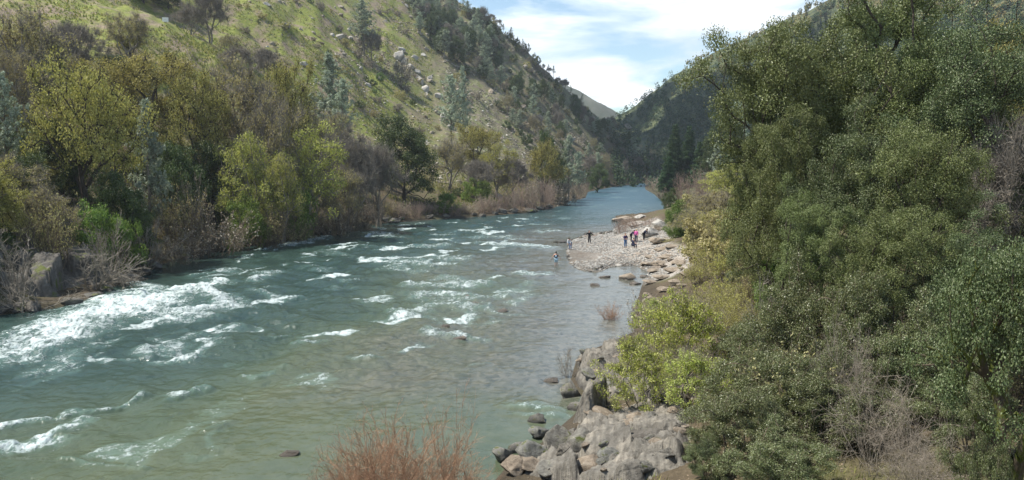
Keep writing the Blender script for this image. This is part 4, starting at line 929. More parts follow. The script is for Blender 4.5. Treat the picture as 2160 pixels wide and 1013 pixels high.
OCG = {}
def outcrop(name, poly, x0, x1, y0, y1, res, ncell, hfun, mat, seed, label, stretch=(1, 1), ang=0, crack=.25, tilt=.22, cellh=.3):
    rng = np.random.default_rng(seed); xs = np.arange(x0, x1, res); ys = np.arange(y0, y1, res); X, Y = np.meshgrid(xs, ys); x = X.ravel(); y = Y.ravel()
    P = np.array(poly); d = np.full(x.shape, 1e9); ins = np.zeros(x.shape, bool)
    for i in range(len(P)):
        a = P[i]; b = P[(i + 1) % len(P)]; e = b - a; t = np.clip(((x - a[0]) * e[0] + (y - a[1]) * e[1]) / (e @ e), 0, 1); d = np.minimum(d, np.hypot(x - a[0] - t * e[0], y - a[1] - t * e[1]))
        ins ^= ((a[1] > y) != (b[1] > y)) & (x < (b[0] - a[0]) * (y - a[1]) / ((b[1] - a[1]) or 1e-9) + a[0])
    d = np.where(ins, d, -d)
    ca, sa = math.cos(ang), math.sin(ang); wxx = x + .25 * fbm(x * 1.1, y * 1.1, 3, seed); wyy = y + .25 * fbm(x * 1.1 + 9, y * 1.1, 3, seed + 1)
    u = (wxx * ca + wyy * sa) / stretch[0]; v = (-wxx * sa + wyy * ca) / stretch[1]
    cu = rng.uniform(u.min(), u.max(), ncell); cv = rng.uniform(v.min(), v.max(), ncell); hh = rng.uniform(-1, 1, ncell) * cellh; tx = rng.normal(size=ncell) * tilt; ty = rng.normal(size=ncell) * tilt
    f1 = np.full(x.shape, 1e9); f2 = f1.copy(); idx = np.zeros(x.shape, int)
    for i in range(ncell):
        q = np.hypot(u - cu[i], v - cv[i]); lt = q < f1; f2 = np.where(lt, f1, np.minimum(f2, q)); idx = np.where(lt, i, idx); f1 = np.where(lt, q, f1)
    H = hfun(x, y); cell = hh[idx] + tx[idx] * (u - cu[idx]) + ty[idx] * (v - cv[idx])
    cr = smooth(.12, 0, f2 - f1); rough = .12 * fbm(x * 2.2, y * 2.2, 5, seed + 4) + .05 * fbm(x * 7, y * 7, 3, seed + 5) - .20 * np.abs(fbm(u * 5, v * 1.3, 3, seed + 6))
    edge = smooth(-.1, .7, d); sv = v * 2.6 + .5 * u + .8 * fbm(x * .7, y * .7, 3, seed + 9); cell = cell + .13 * (sv - np.floor(sv)) - .05; Z = (H + cell) * edge - cr * crack * edge + rough - .9 * smooth(.1, -1.0, d) - .12
    G = ground(x, y); Z = np.where(d > -.2, Z + np.maximum(G, -.2) * 1.0, G - .6)
    OCG[name] = (xs, ys, Z.reshape(X.shape), d.reshape(X.shape))
    V = np.stack([x, y, Z], -1); i = np.arange(len(x)).reshape(X.shape); kp = (d > -1.0).reshape(X.shape); k = kp[:-1, :-1] & kp[1:, 1:] & kp[:-1, 1:] & kp[1:, :-1]
    Fq = np.stack([i[:-1, :-1], i[:-1, 1:], i[1:, 1:], i[1:, :-1]], -1)[k]; us = np.unique(Fq); rm = np.full(len(x), -1, np.int64); rm[us] = np.arange(len(us))
    o = obj(name, mesh(name, V[us], rm[Fq], RM[mat], False)); tag(o, label, 'rock'); return o
OP = [water_at(*p) for p in [(1212, 752), (1262, 738), (1330, 740), (1400, 770), (1470, 800), (1480, 880), (1460, 960), (1470, 1080), (1300, 1120), (1040, 1100), (1075, 985), (1150, 945), (1222, 882), (1236, 852), (1208, 805)]]
def oh(x, y):
    a = water_at(1262, 800); b = water_at(1285, 830)
    r = 0.75 * np.exp(-(((x - a[0] - .8) / 2.2) ** 2 + ((y - a[1] - .4) / 3.6) ** 2)) + .3 + .35 * smooth(1, 5, x) * smooth(38, 30, y)
    return r
outcrop('rock_outcrop', OP, -2.5, 10.5, 20, 44, .07, 150, oh, 'ledge', 301, 'big grey layered rock outcrop at the water edge below the spring green bush', (.8, 1.5), .5, .3, .26, .22)
LP = [water_at(*p) for p in [(-60, 640), (60, 640), (150, 632), (230, 596), (290, 575), (300, 545), (240, 500), (120, 480), (-60, 500)]]
LPc = [np.array(p) for p in LP]
outcrop('bank_outcrop', LPc[:6] + [np.array([LPc[5][0] - 4, LPc[5][1] + 6]), np.array([LPc[2][0] - 8, LPc[2][1] + 9]), np.array([LPc[0][0] - 5, LPc[0][1] + 6])], -52, -28, 52, 100, .13, 170,
        lambda x, y: .15 + .5 * smooth(0, 3, river_d(x, y)) + .8 * smooth(2, 5, river_d(x, y)), 'dark', 305, 'dark mossy rock wall rising above the big white water on the far bank', (.8, 1.2), .9, .6, .45, .45)

NR = 'wet boulders at the foot of the grey outcrop'
for i, (px, py, w_, h_, mt, lab) in enumerate([
    (1135, 892, 46, 20, 'grey', 'small wet boulder standing off in the shallows'), (1140, 925, 56, 26, 'grey', 'rounded wet boulder touching the grey ledge'), (1205, 838, 52, 34, 'grey', 'dark wet boulder under the tall outcrop face'),
    (1225, 868, 60, 26, 'grey', 'wet boulder washed by white ripples'), (1098, 955, 56, 32, 'grey', 'dark shining boulder next to the russet shrub'), (1062, 975, 60, 34, 'grey', 'boulder half hidden behind the russet shrub'),
    (1130, 985, 90, 52, 'grey', 'large grey boulder in the corner of the ledge'), (1180, 955, 96, 56, 'grey', 'tall upright grey block at the ledge corner'), (1240, 960, 90, 50, 'grey', 'broad grey block behind the tan one'),
    (1085, 1005, 70, 36, 'warm', 'brownish block at the bottom beside the shrub'), (1170, 1010, 90, 36, 'grey', 'grey block at the very bottom of the picture'), (1250, 1000, 76, 30, 'warm', 'tan broken block at the bottom of the ledge'),
    (1320, 925, 60, 36, 'warm', 'pale orange block on the ledge'), (1345, 905, 60, 28, 'warm', 'pale orange block behind the first orange one'), (1385, 898, 70, 26, 'warm', 'tan block at the thicket side of the ledge'), (1300, 985, 80, 36, 'grey', 'grey slab with straight crack at the bottom'),
    (1370, 960, 110, 60, 'dark', 'mossy grey block under the grey green bush'), (1420, 925, 60, 40, 'dark', 'mossy block in the shade of the thicket')]):
    rock(px, py, w_, h_, mt, lab, NR)
for px, py, w_, h_, mt, lab in [(608, 962, 50, 12, 'warm', 'brown rock awash in open water near the russet shrubs'), (1165, 806, 40, 9, 'warm', 'flat brown rock just off the outcrop'), (940, 690, 22, 8, 'warm', 'small brown rock splitting the riffle'),
    (968, 718, 34, 9, 'warm', 'reddish rock in the lower riffle'), (1000, 645, 46, 9, 'warm', 'brown rock in the middle of the riffle'), (1058, 658, 28, 6, 'warm', 'small tan rock at the end of the riffle'), (985, 628, 40, 6, 'warm', 'upper brown rock of the riffle'),
    (1182, 512, 30, 6, 'dark', 'dark rock in the water upstream of the person in white'), (370, 542, 60, 22, 'dark', 'dark low ledge on the far shore beside the pool')]:
    rock(px, py, w_, h_, mt, lab, None)
BR = 'tan slabs between pool and thicket'
slabs = [(1390, 560, 70, 14), (1420, 575, 60, 18), (1400, 590, 80, 14), (1430, 600, 60, 16), (1380, 575, 46, 14), (1440, 560, 56, 18), (1410, 545, 60, 12), (1375, 600, 60, 10), (1405, 615, 60, 14), (1435, 625, 50, 14), (1450, 585, 50, 20), (1360, 585, 36, 10),
         (1395, 530, 50, 12), (1420, 525, 50, 12), (1385, 640, 40, 12), (1368, 625, 40, 10), (1365, 560, 40, 10)]
rr = random.Random(5)
slabs += [(rr.uniform(1358, 1450), rr.uniform(540, 640), rr.uniform(24, 56), rr.uniform(7, 14)) for _ in range(12)]
for px, py, w_, h_ in slabs: rock(px, py, w_ * .66, h_ * .62, 'warm', 'tan flat slab in the heap between pool and thicket', BR)
for px, py, w_, h_, mt, lab in [(1325, 590, 36, 14, 'warm', 'brown angular rock standing in the still pool'), (1277, 586, 28, 7, 'warm', 'flat brown rock at the mouth of the still pool'), (1340, 600, 30, 7, 'warm', 'thin flat rock lying in the still pool'),
    (1256, 602, 22, 6, 'warm', 'small flat rock below the still pool'), (1306, 562, 28, 7, 'pale', 'white rock on the upper edge of the still pool'), (1372, 500, 40, 20, 'pale', 'big pale boulder beside the bending person'), (1345, 478, 44, 12, 'pale', 'pale slab behind the group of people'),
    (1315, 466, 44, 9, 'warm', 'tan slab on the upstream tip of the bar'), (1395, 480, 40, 16, 'pale', 'pale rock below the round green bush'), (1350, 462, 30, 8, 'pale', 'small pale slab at the far edge of the bar'), (1390, 515, 40, 14, 'warm', 'tan rock beside the low olive tuft')]:
    rock(px, py, w_, h_, mt, lab, None)
rr = random.Random(12)
for i in range(34):
    px = rr.uniform(1196, 1300); py = np.interp(px, [1196, 1205, 1240, 1300], [530, 508, 495, 490]) + rr.uniform(-2, 3) if i % 3 else np.interp(px, [1196, 1210, 1240, 1300], [535, 560, 574, 560]) + rr.uniform(-2, 3)
    rock(px, py, rr.uniform(6, 13), rr.uniform(3, 5), 'dark', 'wet dark cobble along the rim of the gravel bar', 'dark cobbles rimming the gravel bar', name='cobble')
for i in range(40):
    px = rr.uniform(-10, 1240) ; b = np.interp(px, [a for a, _ in LEFT_SH], [b for _, b in LEFT_SH])
    s = np.interp(px, [0, 1240], [46, 16]) * rr.uniform(.6, 1.4); rock(px, b + rr.uniform(-4, 2), s, s * .42, 'dark', 'dark rock at the waterline of the far bank', 'rocks along the far waterline', name='shore_rock')
for i, (px, py, w_, h_) in enumerate([(838, 118, 26, 22), (852, 130, 20, 14), (846, 108, 18, 12), (885, 170, 20, 20), (896, 185, 18, 20), (905, 165, 14, 12), (880, 150, 16, 10), (715, 76, 22, 10), (738, 80, 16, 8), (700, 74, 12, 8), (925, 205, 18, 14), (900, 205, 14, 12),
    (875, 120, 16, 12), (865, 140, 18, 12), (640, 135, 18, 12), (560, 8, 22, 7), (760, 145, 10, 7), (780, 238, 14, 7), (985, 330, 24, 14), (935, 245, 16, 14), (950, 270, 20, 12), (1050, 414, 22, 10), (800, 165, 12, 8), (735, 65, 10, 7)]):
    rock(px, py + h_ * .5, w_, h_, 'pale', 'white rock cropping out of the upper grass slope', 'white rocks on the upper slope', tilt=.5)
rr = random.Random(15); c = 0
while c < 150:
    px = rr.uniform(480, 1330); py = rr.uniform(-10, 380); h = hit(px, py)
    if h is None or h[2] < 3 or h[0] > 60 + .3 * (h[1] - 300): continue
    if px < 900 and py > 60 + (px - 480) * .75: continue
    dens = .35 + .65 * (fbm(np.array([h[0] / 25]), np.array([h[1] / 25]), 3, 50)[0] > .0)
    if rr.random() > dens: continue
    s = rr.uniform(5, 15) * (1.3 if px > 850 else 1); rock(px, py, s, s * rr.uniform(.35, .6), rr.choice(['hill', 'hill', 'warm', 'pale' if rr.random() < .4 else 'hill']), 'weathered rock scattered over the hillside', 'weathered rocks over the hillside', tilt=.5); c += 1

def scatter_stones(name, pts, smin, smax, mats, label, seed):
    rng = np.random.default_rng(seed); G, Fq = rock_geo(seed, 10, 1, .1); n = len(pts); s = rng.uniform(smin, smax, n) ** 1; a = rng.uniform(0, 6.28, n)
    sc = np.stack([s, s * rng.uniform(.6, 1, n), s * rng.uniform(.35, .7, n)], -1); V = G[None] * sc[:, None, :]; ca, sa = np.cos(a)[:, None], np.sin(a)[:, None]
    X = V[..., 0] * ca - V[..., 1] * sa; Y = V[..., 0] * sa + V[..., 1] * ca; V = np.stack([X, Y, V[..., 2]], -1) + pts[:, None, :]
    o = obj(name, mesh(name, V.reshape(-1, 3), (Fq[None] + (np.arange(n) * len(G))[:, None, None]).reshape(-1, 3), mats)); tag(o, label, 'stones', kind='stuff')
def stone_mat(name, stops):
    q = NT(name); g = q.n('ShaderNodeNewGeometry'); c = q.ramp(g.outputs['Random Per Island'], stops); c = q.mix(.5, c, q.ramp(q.noise(q.coords(), 5, 4), [(.3, .6), (.7, 1.25)]), 'MULTIPLY'); return q.end(q.bsdf(c, .85, None, .3))
rng = np.random.default_rng(9); x = rng.uniform(5, 26, 26000); y = rng.uniform(72, 136, 26000); g = ground(x, y); k = (g > .0) & (g < 1.9) & (x < 24.5)
k &= fbm(x / 4, y / 4, 2, 8) > -.25
scatter_stones('gravel', np.stack([x, y, g], -1)[k][:15000], .05, .17, stone_mat('river_cobble', [(0, (.13, .125, .115)), (.4, (.28, .27, .245)), (.8, (.45, .435, .40)), (1, (.33, .26, .2))]), 'pale cobbles and gravel covering the bar', 401)
pts = []
rr = random.Random(44)
T2 = np.column_stack([rng.uniform(-60, 40, 30000), rng.uniform(150, 480, 30000)]); g = ground(T2[:, 0], T2[:, 1]); tt = T2[:, 0] / T2[:, 1]
k = (g > 6) & (tt > -.30) & (fbm(T2[:, 0] / 18, T2[:, 1] / 18, 4, 50) > rng.uniform(-.25, .5, len(g)))
scatter_stones('rubble', np.column_stack([T2, g])[k][:12000], .15, .6, stone_mat('slope_rubble', [(0, (.15, .12, .09)), (.5, (.30, .26, .20)), (.9, (.42, .38, .31)), (1, (.62, .59, .53))]), 'loose stones strewn over the far slope', 402)
# tan block heap beside the pool
# near ground litter on the ledge and under the thicket
x = rng.uniform(0, 26, 9000); y = rng.uniform(18, 60, 9000); g = ground(x, y); k = (g > .15)
scatter_stones('rubble', np.stack([x, y, g], -1)[k][:6000], .015, .06, stone_mat('bank_rubble', [(0, (.09, .07, .05)), (.5, (.17, .13, .09)), (1, (.30, .23, .16))]), 'broken stones and litter on the near bank', 403)
# grass on the near and middle ground
def grass_mesh(name, x, y, h, w, mat, label):
    n = len(x); rng = np.random.default_rng(n); g = ground(x, y); a = rng.uniform(0, 6.28, n); hh = h * rng.uniform(.5, 1.3, n); lean = rng.normal(size=(n, 2)) * h * .35
    b = np.stack([x, y, g - .03], -1); s = np.stack([np.cos(a), np.sin(a), 0 * a], -1) * (w * rng.uniform(.6, 1.3, n))[:, None]; t = b + np.column_stack([lean, hh])
    V = np.stack([b - s, b + s, t], 1).reshape(-1, 3); o = obj(name, mesh(name, V, (np.arange(n) * 3)[:, None] + np.arange(3)[None], mat)); tag(o, label, 'grass', kind='stuff')
gm = leaf_mat('bank_grass', [(0, (.10, .13, .03)), (.6, (.20, .21, .06)), (1, (.36, .31, .14))], .3, .7, .1, .3)
x = rng.uniform(1, 32, 60000); y = rng.uniform(18, 90, 60000); k = (ground(x, y) > .9) & (fbm(x / 3, y / 3, 3, 15) > -.15) & ((y < 70) | (x > 25)); grass_mesh('grass', x[k], y[k], .22, .018, gm, 'short green and straw grass on the near bank')
x = rng.uniform(-75, 20, 70000); y = rng.uniform(70, 260, 70000); k = (river_d(x, y) > 3) & (x < 0.27 * (y - 57) - 36) & (fbm(x / 9, y / 9, 3, 16) > -.2); grass_mesh('grass', x[k], y[k], .55, .12, gm, 'grass tufts on the lower far bank')
x = rng.uniform(-150, 10, 90000); y = rng.uniform(150, 430, 90000); g = ground(x, y); k = (g > 9) & (fbm(x / 12, y / 12, 4, 17) > -.05) & (x / y < -.1); grass_mesh('grass', x[k], y[k], .5, .25, gm, 'green grass tufts over the sunny hillside')

rr = random.Random(61); xs_, ys_, Zg, Dg = OCG['rock_outcrop']; c = 0
while c < 95:
    ix = rr.randrange(len(xs_)); iy = rr.randrange(len(ys_)); c += 1
    while Dg[iy, ix] < .05 or Dg[iy, ix] > 4: ix = rr.randrange(len(xs_)); iy = rr.randrange(len(ys_))
    s = rr.uniform(.12, .42) * (1.5 if rr.random() < .2 else 1); k = rr.randrange(6); mt = rr.choice(['warm', 'grey', 'grey', 'ledge', 'warm']); key = (k, mt)
    if key not in RMESH: RMESH[key] = mesh('boulder_' + mt, RG[k][0], RG[k][1], RM[mt], False)
    o = obj('broken_block', RMESH[key]); o.location = (xs_[ix], ys_[iy], Zg[iy, ix] + s * .12); o.scale = (s, s * rr.uniform(.6, 1), s * rr.uniform(.3, .6)); o.rotation_euler = (rr.uniform(-.4, .4), rr.uniform(-.4, .4), rr.uniform(0, 6.28))
    tag(o, 'small broken block lying loose on the grey ledge', 'rock', 'loose broken blocks on the grey ledge')
# ------------------------------------------------------------------ people
def cloth_mat(name, c, r=.85):
    q = NT(name); n = q.noise(q.coords(), 9, 4); return q.end(q.bsdf(q.mix(.4, c, q.ramp(n, [(.3, .7), (.7, 1.2)]), 'MULTIPLY'), r, None, .2))
PM = {k: cloth_mat(k + '_cloth', c) for k, c in dict(black=(.02, .02, .025), navy=(.03, .035, .07), white=(.70, .72, .76), lightblue=(.38, .55, .66), denim=(.09, .17, .32), purple=(.06, .04, .10), pink=(.62, .12, .36), grey=(.3, .3, .3)).items()}
SKIN = cloth_mat('skin', (.55, .33, .24), .6); HAIR = {k: cloth_mat(k + '_hair', c) for k, c in dict(dark=(.025, .018, .014), blond=(.45, .33, .16), brown=(.09, .05, .03)).items()}
def skinned(name, pts, edges, rad, mat, parent, root=0):
    me = bpy.data.meshes.new(name); me.from_pydata([tuple(p) for p in pts], edges, []); me.materials.append(mat); o = obj(name, me, parent)
    m = o.modifiers.new('skin', 'SKIN'); m.use_smooth_shade = True
    for i, r in enumerate(rad):
        sv = me.skin_vertices[0].data[i]; sv.radius = (r, r) if not isinstance(r, tuple) else r; sv.use_root = (i == root)
    s = o.modifiers.new('sub', 'SUBSURF'); s.levels = 1; s.render_levels = 1; return o
def person(pos, face, pose, top, legs, hair, label, cat='person', group=None, bare_legs=False, sleeves=True, pack=None):
    """pose: dict of joints in the figure's own frame (x to its left, y behind, z up, metres)"""
    J = dict(pel=(0, 0, .95), wst=(0, 0, 1.10), chs=(0, 0, 1.32), nck=(0, 0, 1.49), hed=(0, -.01, 1.63), top=(0, -.01, 1.74),
             shl=(.17, 0, 1.42), ell=(.24, 0, 1.14), wrl=(.26, -.06, .90), shr=(-.17, 0, 1.42), elr=(-.24, 0, 1.14), wrr=(-.26, -.06, .90),
             hil=(.09, 0, .90), knl=(.10, -.02, .50), anl=(.10, 0, .09), tol=(.11, -.18, .03), hir=(-.09, 0, .90), knr=(-.10, -.02, .50), anr=(-.10, 0, .09), tor=(-.11, -.18, .03))
    J.update(pose); J = {k: np.array(v, float) for k, v in J.items()}
    root = empty('person', pos); root.rotation_euler = (0, 0, face); tag(root, label, cat, group)
    N = ['pel', 'wst', 'chs', 'nck', 'hed', 'top', 'shl', 'ell', 'wrl', 'shr', 'elr', 'wrr', 'hil', 'knl', 'anl', 'tol', 'hir', 'knr', 'anr', 'tor']
    R = dict(pel=.13, wst=.115, chs=.14, nck=.055, hed=.085, top=.06, shl=.062, ell=.042, wrl=.028, shr=.062, elr=.042, wrr=.028, hil=.088, knl=.058, anl=.04, tol=.035, hir=.088, knr=.058, anr=.04, tor=.035)
    E = [('pel', 'wst'), ('wst', 'chs'), ('chs', 'nck'), ('nck', 'hed'), ('hed', 'top'), ('chs', 'shl'), ('shl', 'ell'), ('ell', 'wrl'), ('chs', 'shr'), ('shr', 'elr'), ('elr', 'wrr'), ('pel', 'hil'), ('hil', 'knl'), ('knl', 'anl'), ('anl', 'tol'), ('pel', 'hir'), ('hir', 'knr'), ('knr', 'anr'), ('anr', 'tor')]
    P = [J[n] for n in N]; rad = [R[n] for n in N]; ed = [(N.index(a), N.index(b)) for a, b in E]
    f = nrm((J['hed'] - J['nck'])[None])[0]; fw = np.array([0, -1, 0.]); fw = fw - f * (fw @ f); fw /= np.linalg.norm(fw) + 1e-9
    P.append(J['hed'] + fw * .095 - f * .01); rad.append(.018); ed.append((4, len(P) - 1))     # nose
    for sd, wk, ek in ((1, 'wrl', 'ell'), (-1, 'wrr', 'elr')):
        d = nrm((J[wk] - J[ek])[None])[0]; sdv = nrm(np.cross(d, [0, 1, .1])[None])[0]; palm = J[wk] + d * .07; P.append(palm); rad.append((.038, .018)); pi = len(P) - 1; ed.append((N.index(wk), pi))
        for q, (off, ln) in enumerate(((-.030, .065), (-.010, .08), (.010, .075), (.030, .06))):
            a = palm + sdv * off + d * .03; b = a + d * ln * .55; c = b + d * ln * .35 + np.array([0, -.02, -.01])
            st = len(P); P += [a, b, c]; rad += [.010, .009, .007]; ed += [(pi, st), (st, st + 1), (st + 1, st + 2)]
        a = J[wk] + d * .03 - sdv * .04 * sd; b = a + d * .04 - sdv * .02 * sd; st = len(P); P += [a, b]; rad += [.012, .009]; ed += [(pi, st), (st, st + 1)]
    skinned('body', P, ed, rad, SKIN, root)
    n2 = ['pel', 'wst', 'chs', 'shl', 'ell', 'wrl', 'shr', 'elr', 'wrr'] if sleeves else ['pel', 'wst', 'chs', 'shl', 'shr']
    pts = [J[n] for n in n2]
    if not sleeves: pts[3] = J['shl'] + (J['ell'] - J['shl']) * .25; pts[4] = J['shr'] + (J['elr'] - J['shr']) * .25
    if sleeves:
        for k in ('wrl', 'wrr'): i = n2.index(k); e = J['ell' if k == 'wrl' else 'elr']; pts[i] = e + (J[k] - e) * .92
    e2 = [(n2.index(a), n2.index(b)) for a, b in E if a in n2 and b in n2]
    skinned('jacket' if sleeves else 'vest', pts, e2, [R[n] + (.035 if n in ('pel', 'wst', 'chs') else .022) for n in n2], PM[top], root)
    n3 = ['pel', 'hil', 'knl', 'anl', 'hir', 'knr', 'anr'] if not bare_legs else ['pel', 'hil', 'knl', 'hir', 'knr']
    e3 = [(n3.index(a), n3.index(b)) for a, b in E if a in n3 and b in n3]
    skinned('trousers' if not bare_legs else 'shorts', [J[n] for n in n3], e3, [R[n] + (.028 if n != 'pel' else .03) for n in n3], PM[legs], root)
    if not bare_legs:
        for a, b in (('anl', 'tol'), ('anr', 'tor')): skinned('shoe', [J[a] + (0, 0, -.02), J[b]], [(0, 1)], [.055, .045], PM['black'], root)
    skinned('hair', [J['hed'] - fw * .03 + f * .01, J['top'] - fw * .02 + f * .015, J['hed'] - fw * .06 - f * .08], [(0, 1), (0, 2)], [.092, .075, .06], HAIR[hair], root)
    if pack: skinned('backpack', [J['wst'] + (0, .14, 0), J['chs'] + (0, .15, .03)], [(0, 1)], [.09, .10], PM[pack], root)
    return root
def spot(px, py, water=False):
    h = hit(px, py)
    if water or h is None or h[2] < .03: a = water_at(px, py); return (a[0], a[1], -.32 if water else 0)
    return tuple(h)
OUT = dict(ell=(.40, 0, 1.22), wrl=(.60, -.05, 1.08), elr=(-.40, 0, 1.22), wrr=(-.58, -.08, 1.10))
person(spot(1243, 514), .2, dict(OUT, anl=(.12, -.12, .09), tol=(.13, -.3, .03), anr=(-.1, .15, .10), tor=(-.1, 0, .03), knr=(-.1, .02, .5)), 'black', 'black', 'dark', 'person in black jacket and trousers walking on the bar with arms held out')
person(spot(1173, 558, True), 3.1, dict(ell=(.38, 0, 1.16), wrl=(.46, -.14, .98), elr=(-.38, 0, 1.16), wrr=(-.48, -.14, .98)), 'navy', 'lightblue', 'dark', 'person wading in the river in light blue shorts and dark vest', sleeves=False, bare_legs=True, pack='lightblue')
BEND = dict(wst=(0, -.08, 1.08), chs=(0, -.24, 1.24), nck=(0, -.36, 1.34), hed=(0, -.45, 1.42), top=(0, -.52, 1.50), shl=(.17, -.30, 1.30), shr=(-.17, -.30, 1.30), ell=(.22, -.38, 1.04), elr=(-.22, -.38, 1.04), wrl=(.2, -.46, .82), wrr=(-.2, -.46, .82))
person(spot(1203, 528), -.5, BEND, 'white', 'denim', 'dark', 'person in white shirt and jeans stooping at the tip of the gravel bar')
person(spot(1319, 523), .3, dict(wrl=(.12, -.25, 1.10), wrr=(-.12, -.25, 1.08), ell=(.27, -.04, 1.16), elr=(-.27, -.04, 1.16)), 'purple', 'denim', 'brown', 'person in dark top and jeans standing with hands in front, nearest the thicket group')
SIT = dict(pel=(0, .15, .42), wst=(0, .16, .58), chs=(0, .08, .82), nck=(0, .02, .98), hed=(0, -.03, 1.11), top=(0, -.05, 1.22), shl=(.17, .05, .92), shr=(-.17, .05, .92), ell=(.22, -.15, .72), elr=(-.22, -.15, .72), wrl=(.12, -.35, .62), wrr=(-.12, -.35, .62),
           hil=(.10, .13, .40), hir=(-.10, .13, .40), knl=(.13, -.30, .52), knr=(-.13, -.30, .52), anl=(.13, -.26, .09), anr=(-.13, -.26, .09), tol=(.14, -.45, .03), tor=(-.14, -.45, .03))
person(spot(1337, 524), .5, SIT, 'navy', 'navy', 'dark', 'person in dark navy clothes crouching in front of the others', cat='person')
person(spot(1331, 511), 1.2, dict(BEND), 'purple', 'black', 'brown', 'person in purple jacket bending low behind the crouching one')
person(spot(1342, 513), -.4, dict(wrl=(.2, -.2, 1.0)), 'pink', 'navy', 'blond', 'fair haired person in bright pink top')
person(spot(1358, 508), 1.0, dict(BEND), 'navy', 'black', 'dark', 'person in dark clothes bending beside the big pale boulder')

# ------------------------------------------------------------------ the things people left: box on the terrace, parked car behind the oaks
def box_bm(bm, x0, x1, y0, y1, z0, z1, bev=0.0):
    g = bmesh.ops.create_cube(bm, size=1); vs = g['verts']
    for v in vs: v.co = Vector(((x0 + x1) / 2 + v.co.x * (x1 - x0), (y0 + y1) / 2 + v.co.y * (y1 - y0), (z0 + z1) / 2 + v.co.z * (z1 - z0)))
    if bev: bmesh.ops.bevel(bm, geom=list({e for v in vs for e in v.link_edges}), offset=bev, segments=2, affect='EDGES')
def bm_obj(name, bm, mat, parent=None):
    m = bpy.data.meshes.new(name); bm.to_mesh(m); bm.free(); m.materials.append(mat); return obj(name, m, parent)
def flat(name, c, r=.5, **k): q = NT(name); return q.end(q.bsdf(c, r, None, .5, **k))
white = flat('white_enamel', (.78, .79, .80), .4); glass = flat('dark_glass', (.02, .025, .03), .08); rub = flat('tyre_rubber', (.02, .02, .02), .8); alu = flat('wheel_metal', (.5, .5, .52), .3); woodm = flat('weathered_wood', (.24, .21, .17), .9)
h = hit(349, 46)
if h is not None:
    t = empty('utility_box', tuple(h)); tag(t, 'small white box standing on the edge of the grass terrace', 'box')
    b = bmesh.new(); box_bm(b, -.6, .6, -.35, .35, -.1, .85, .04); bm_obj('body', b, white, t)
    b = bmesh.new(); box_bm(b, -.64, .64, -.4, .4, .853, .93, .015); bm_obj('lid', b, white, t)
    b = bmesh.new(); box_bm(b, -.3, .3, -.375, -.353, .35, .42); bm_obj('handle', b, alu, t)
h = hit(370, 50)
if h is not None:
    t = empty('fence_post', tuple(h)); tag(t, 'pale wooden post beside the white box on the terrace', 'post')
    b = bmesh.new(); box_bm(b, -.08, .08, -.08, .08, -.3, 1.1, .015); bm_obj('post', b, woodm, t)
    b = bmesh.new(); box_bm(b, -.1, .1, -.1, .1, 1.103, 1.16, .02); bm_obj('cap', b, woodm, t)
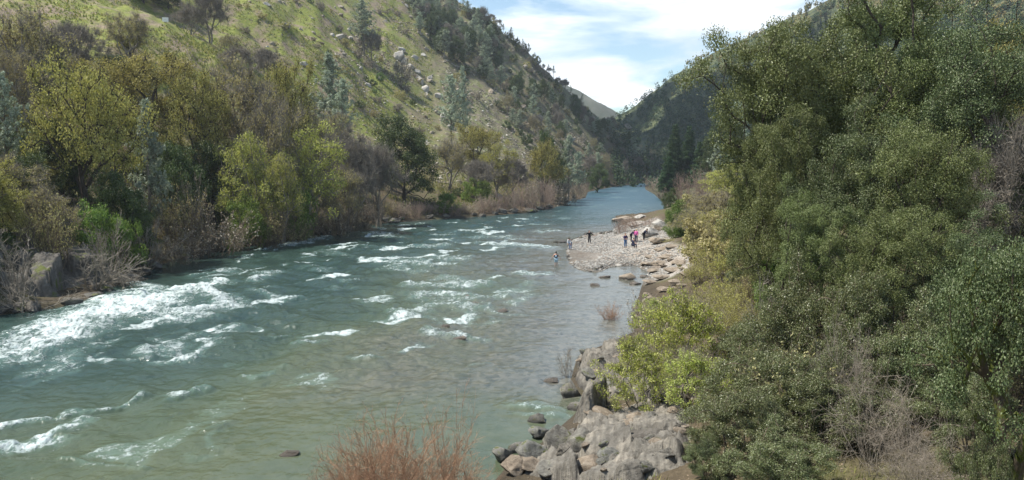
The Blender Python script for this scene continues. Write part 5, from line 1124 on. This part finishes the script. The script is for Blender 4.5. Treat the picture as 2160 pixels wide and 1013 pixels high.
def car(px, py, depth, rz):
    q = at(px, py, depth); g = gz(q[0], q[1]); t = empty('parked_car', (q[0], q[1], g)); t.rotation_euler = (0, 0, rz); tag(t, 'white parked car half hidden behind the live oaks', 'car')
    prof = [(-2.2, .35), (-2.25, .75), (-2.1, .95), (-1.0, 1.02), (-.45, 1.45), (1.0, 1.5), (1.75, 1.08), (2.15, 1.0), (2.25, .7), (2.2, .35)]
    bm = bmesh.new(); rows = []
    for yy, s in ((-.88, .0), (-.80, .03), (.80, .03), (.88, .0)):
        rows.append([bm.verts.new((x * (1 - abs(yy) * .01), yy * (1 - max(0, z - 1.0) * .35), z + s)) for x, z in prof])
    for a, b in zip(rows[:-1], rows[1:]):
        for i in range(len(prof)): j = (i + 1) % len(prof); bm.faces.new((a[i], a[j], b[j], b[i]))
    bm.faces.new(rows[0][::-1]); bm.faces.new(rows[-1]); bmesh.ops.bevel(bm, geom=bm.edges[:], offset=.03, segments=2, affect='EDGES'); bmesh.ops.recalc_face_normals(bm, faces=bm.faces[:]); bm_obj('body', bm, white, t)
    for s in (-1, 1):
        for xa, xb in ((-.75, .15), (.22, 1.15)):
            bm = bmesh.new(); y0 = s * .86; vs = [bm.verts.new(p) for p in ((xa, y0, 1.06), (xb + .12, y0, 1.06), (xb, s * .765, 1.38), (xa + (.32 if xa < 0 else 0), s * .765, 1.38))]
            bm.faces.new(vs); r = bmesh.ops.extrude_face_region(bm, geom=bm.faces[:]); 
            for v in [e for e in r['geom'] if isinstance(e, bmesh.types.BMVert)]: v.co.y += s * .03
            bm_obj('window', bm, glass, t)
        for xw in (-1.4, 1.4):
            bm = bmesh.new(); bmesh.ops.create_cone(bm, cap_ends=True, segments=28, radius1=.33, radius2=.33, depth=.22); bmesh.ops.rotate(bm, verts=bm.verts, matrix=__import__('mathutils').Matrix.Rotation(math.pi / 2, 3, 'X')); bmesh.ops.translate(bm, verts=bm.verts, vec=(xw, s * .82, .33)); wv = bm_obj('wheel', bm, rub, t)
            bm = bmesh.new(); bmesh.ops.create_cone(bm, cap_ends=True, segments=20, radius1=.19, radius2=.15, depth=.04); bmesh.ops.rotate(bm, verts=bm.verts, matrix=__import__('mathutils').Matrix.Rotation(math.pi / 2 * s, 3, 'X')); bmesh.ops.translate(bm, verts=bm.verts, vec=(xw, s * .945, .33)); bm_obj('rim', bm, alu, wv)
    bm = bmesh.new(); vs = [bm.verts.new(p) for p in ((-1.0, -.70, 1.07), (-1.0, .70, 1.07), (-.52, .62, 1.44), (-.52, -.62, 1.44))]; bm.faces.new(vs); bmesh.ops.translate(bm, verts=bm.verts, vec=(-.03, 0, .03)); bm_obj('windscreen', bm, glass, t)
    for s in (-1, 1): bm = bmesh.new(); box_bm(bm, -2.29, -2.2, s * .62 - .15, s * .62 + .15, .66, .80, .02); bm_obj('headlight', bm, alu, t)
car(1682, 446, 66, .35)

# ------------------------------------------------------------------ an unseen cloud added out of frame to throw shade on the wooded hill
tg = Vector((95, 540, 60)); cpos = tg + SUN * ((620 - 60) / SUN.z); rng = np.random.default_rng(3); parts = []
G0, F0 = rock_geo(900, 0, 4, .0)
for i in range(46):
    a = rng.uniform(0, 6.28); r = math.sqrt(rng.uniform(0, 1)); c = np.array([math.cos(a) * r * 95, math.sin(a) * r * 190, rng.uniform(-8, 30) * (1 - r)]); s = rng.uniform(22, 46) * (1.1 - .5 * r)
    Vv = G0 * (1 + .16 * vnoise3(G0 * 2.4 + i * 3.1, 7)[:, None]) * np.array([s, s, s * .6]) + c; parts.append((Vv, F0))
qc = NT('cloud_white'); cl = obj('shade_cloud', mesh('shade_cloud', *join(parts), qc.end(qc.bsdf((.9, .9, .9), 1.0, None, 0.0)), True)); cl.location = cpos; tag(cl, 'unseen white cumulus added to shade the wooded hill across the bend', 'shade_cloud', kind='stuff')
# ------------------------------------------------------------------ air
HZ = bmesh.new(); box_bm(HZ, -1150, 1150, -60, 1950, -4, 330); ho = bpy.data.objects.new('haze', bpy.data.meshes.new('haze')); HZ.to_mesh(ho.data); HZ.free(); C.objects.link(ho)
q = NT('haze'); pv = q.n('ShaderNodeVolumePrincipled'); pv.inputs['Color'].default_value = (.80, .90, 1.0, 1); pv.inputs['Density'].default_value = .00016; pv.inputs['Anisotropy'].default_value = .2
q.l(pv.outputs[0], q.o.inputs[1]); ho.data.materials.append(q.m); tag(ho, 'thin pale haze filling the valley', 'haze', kind='stuff')
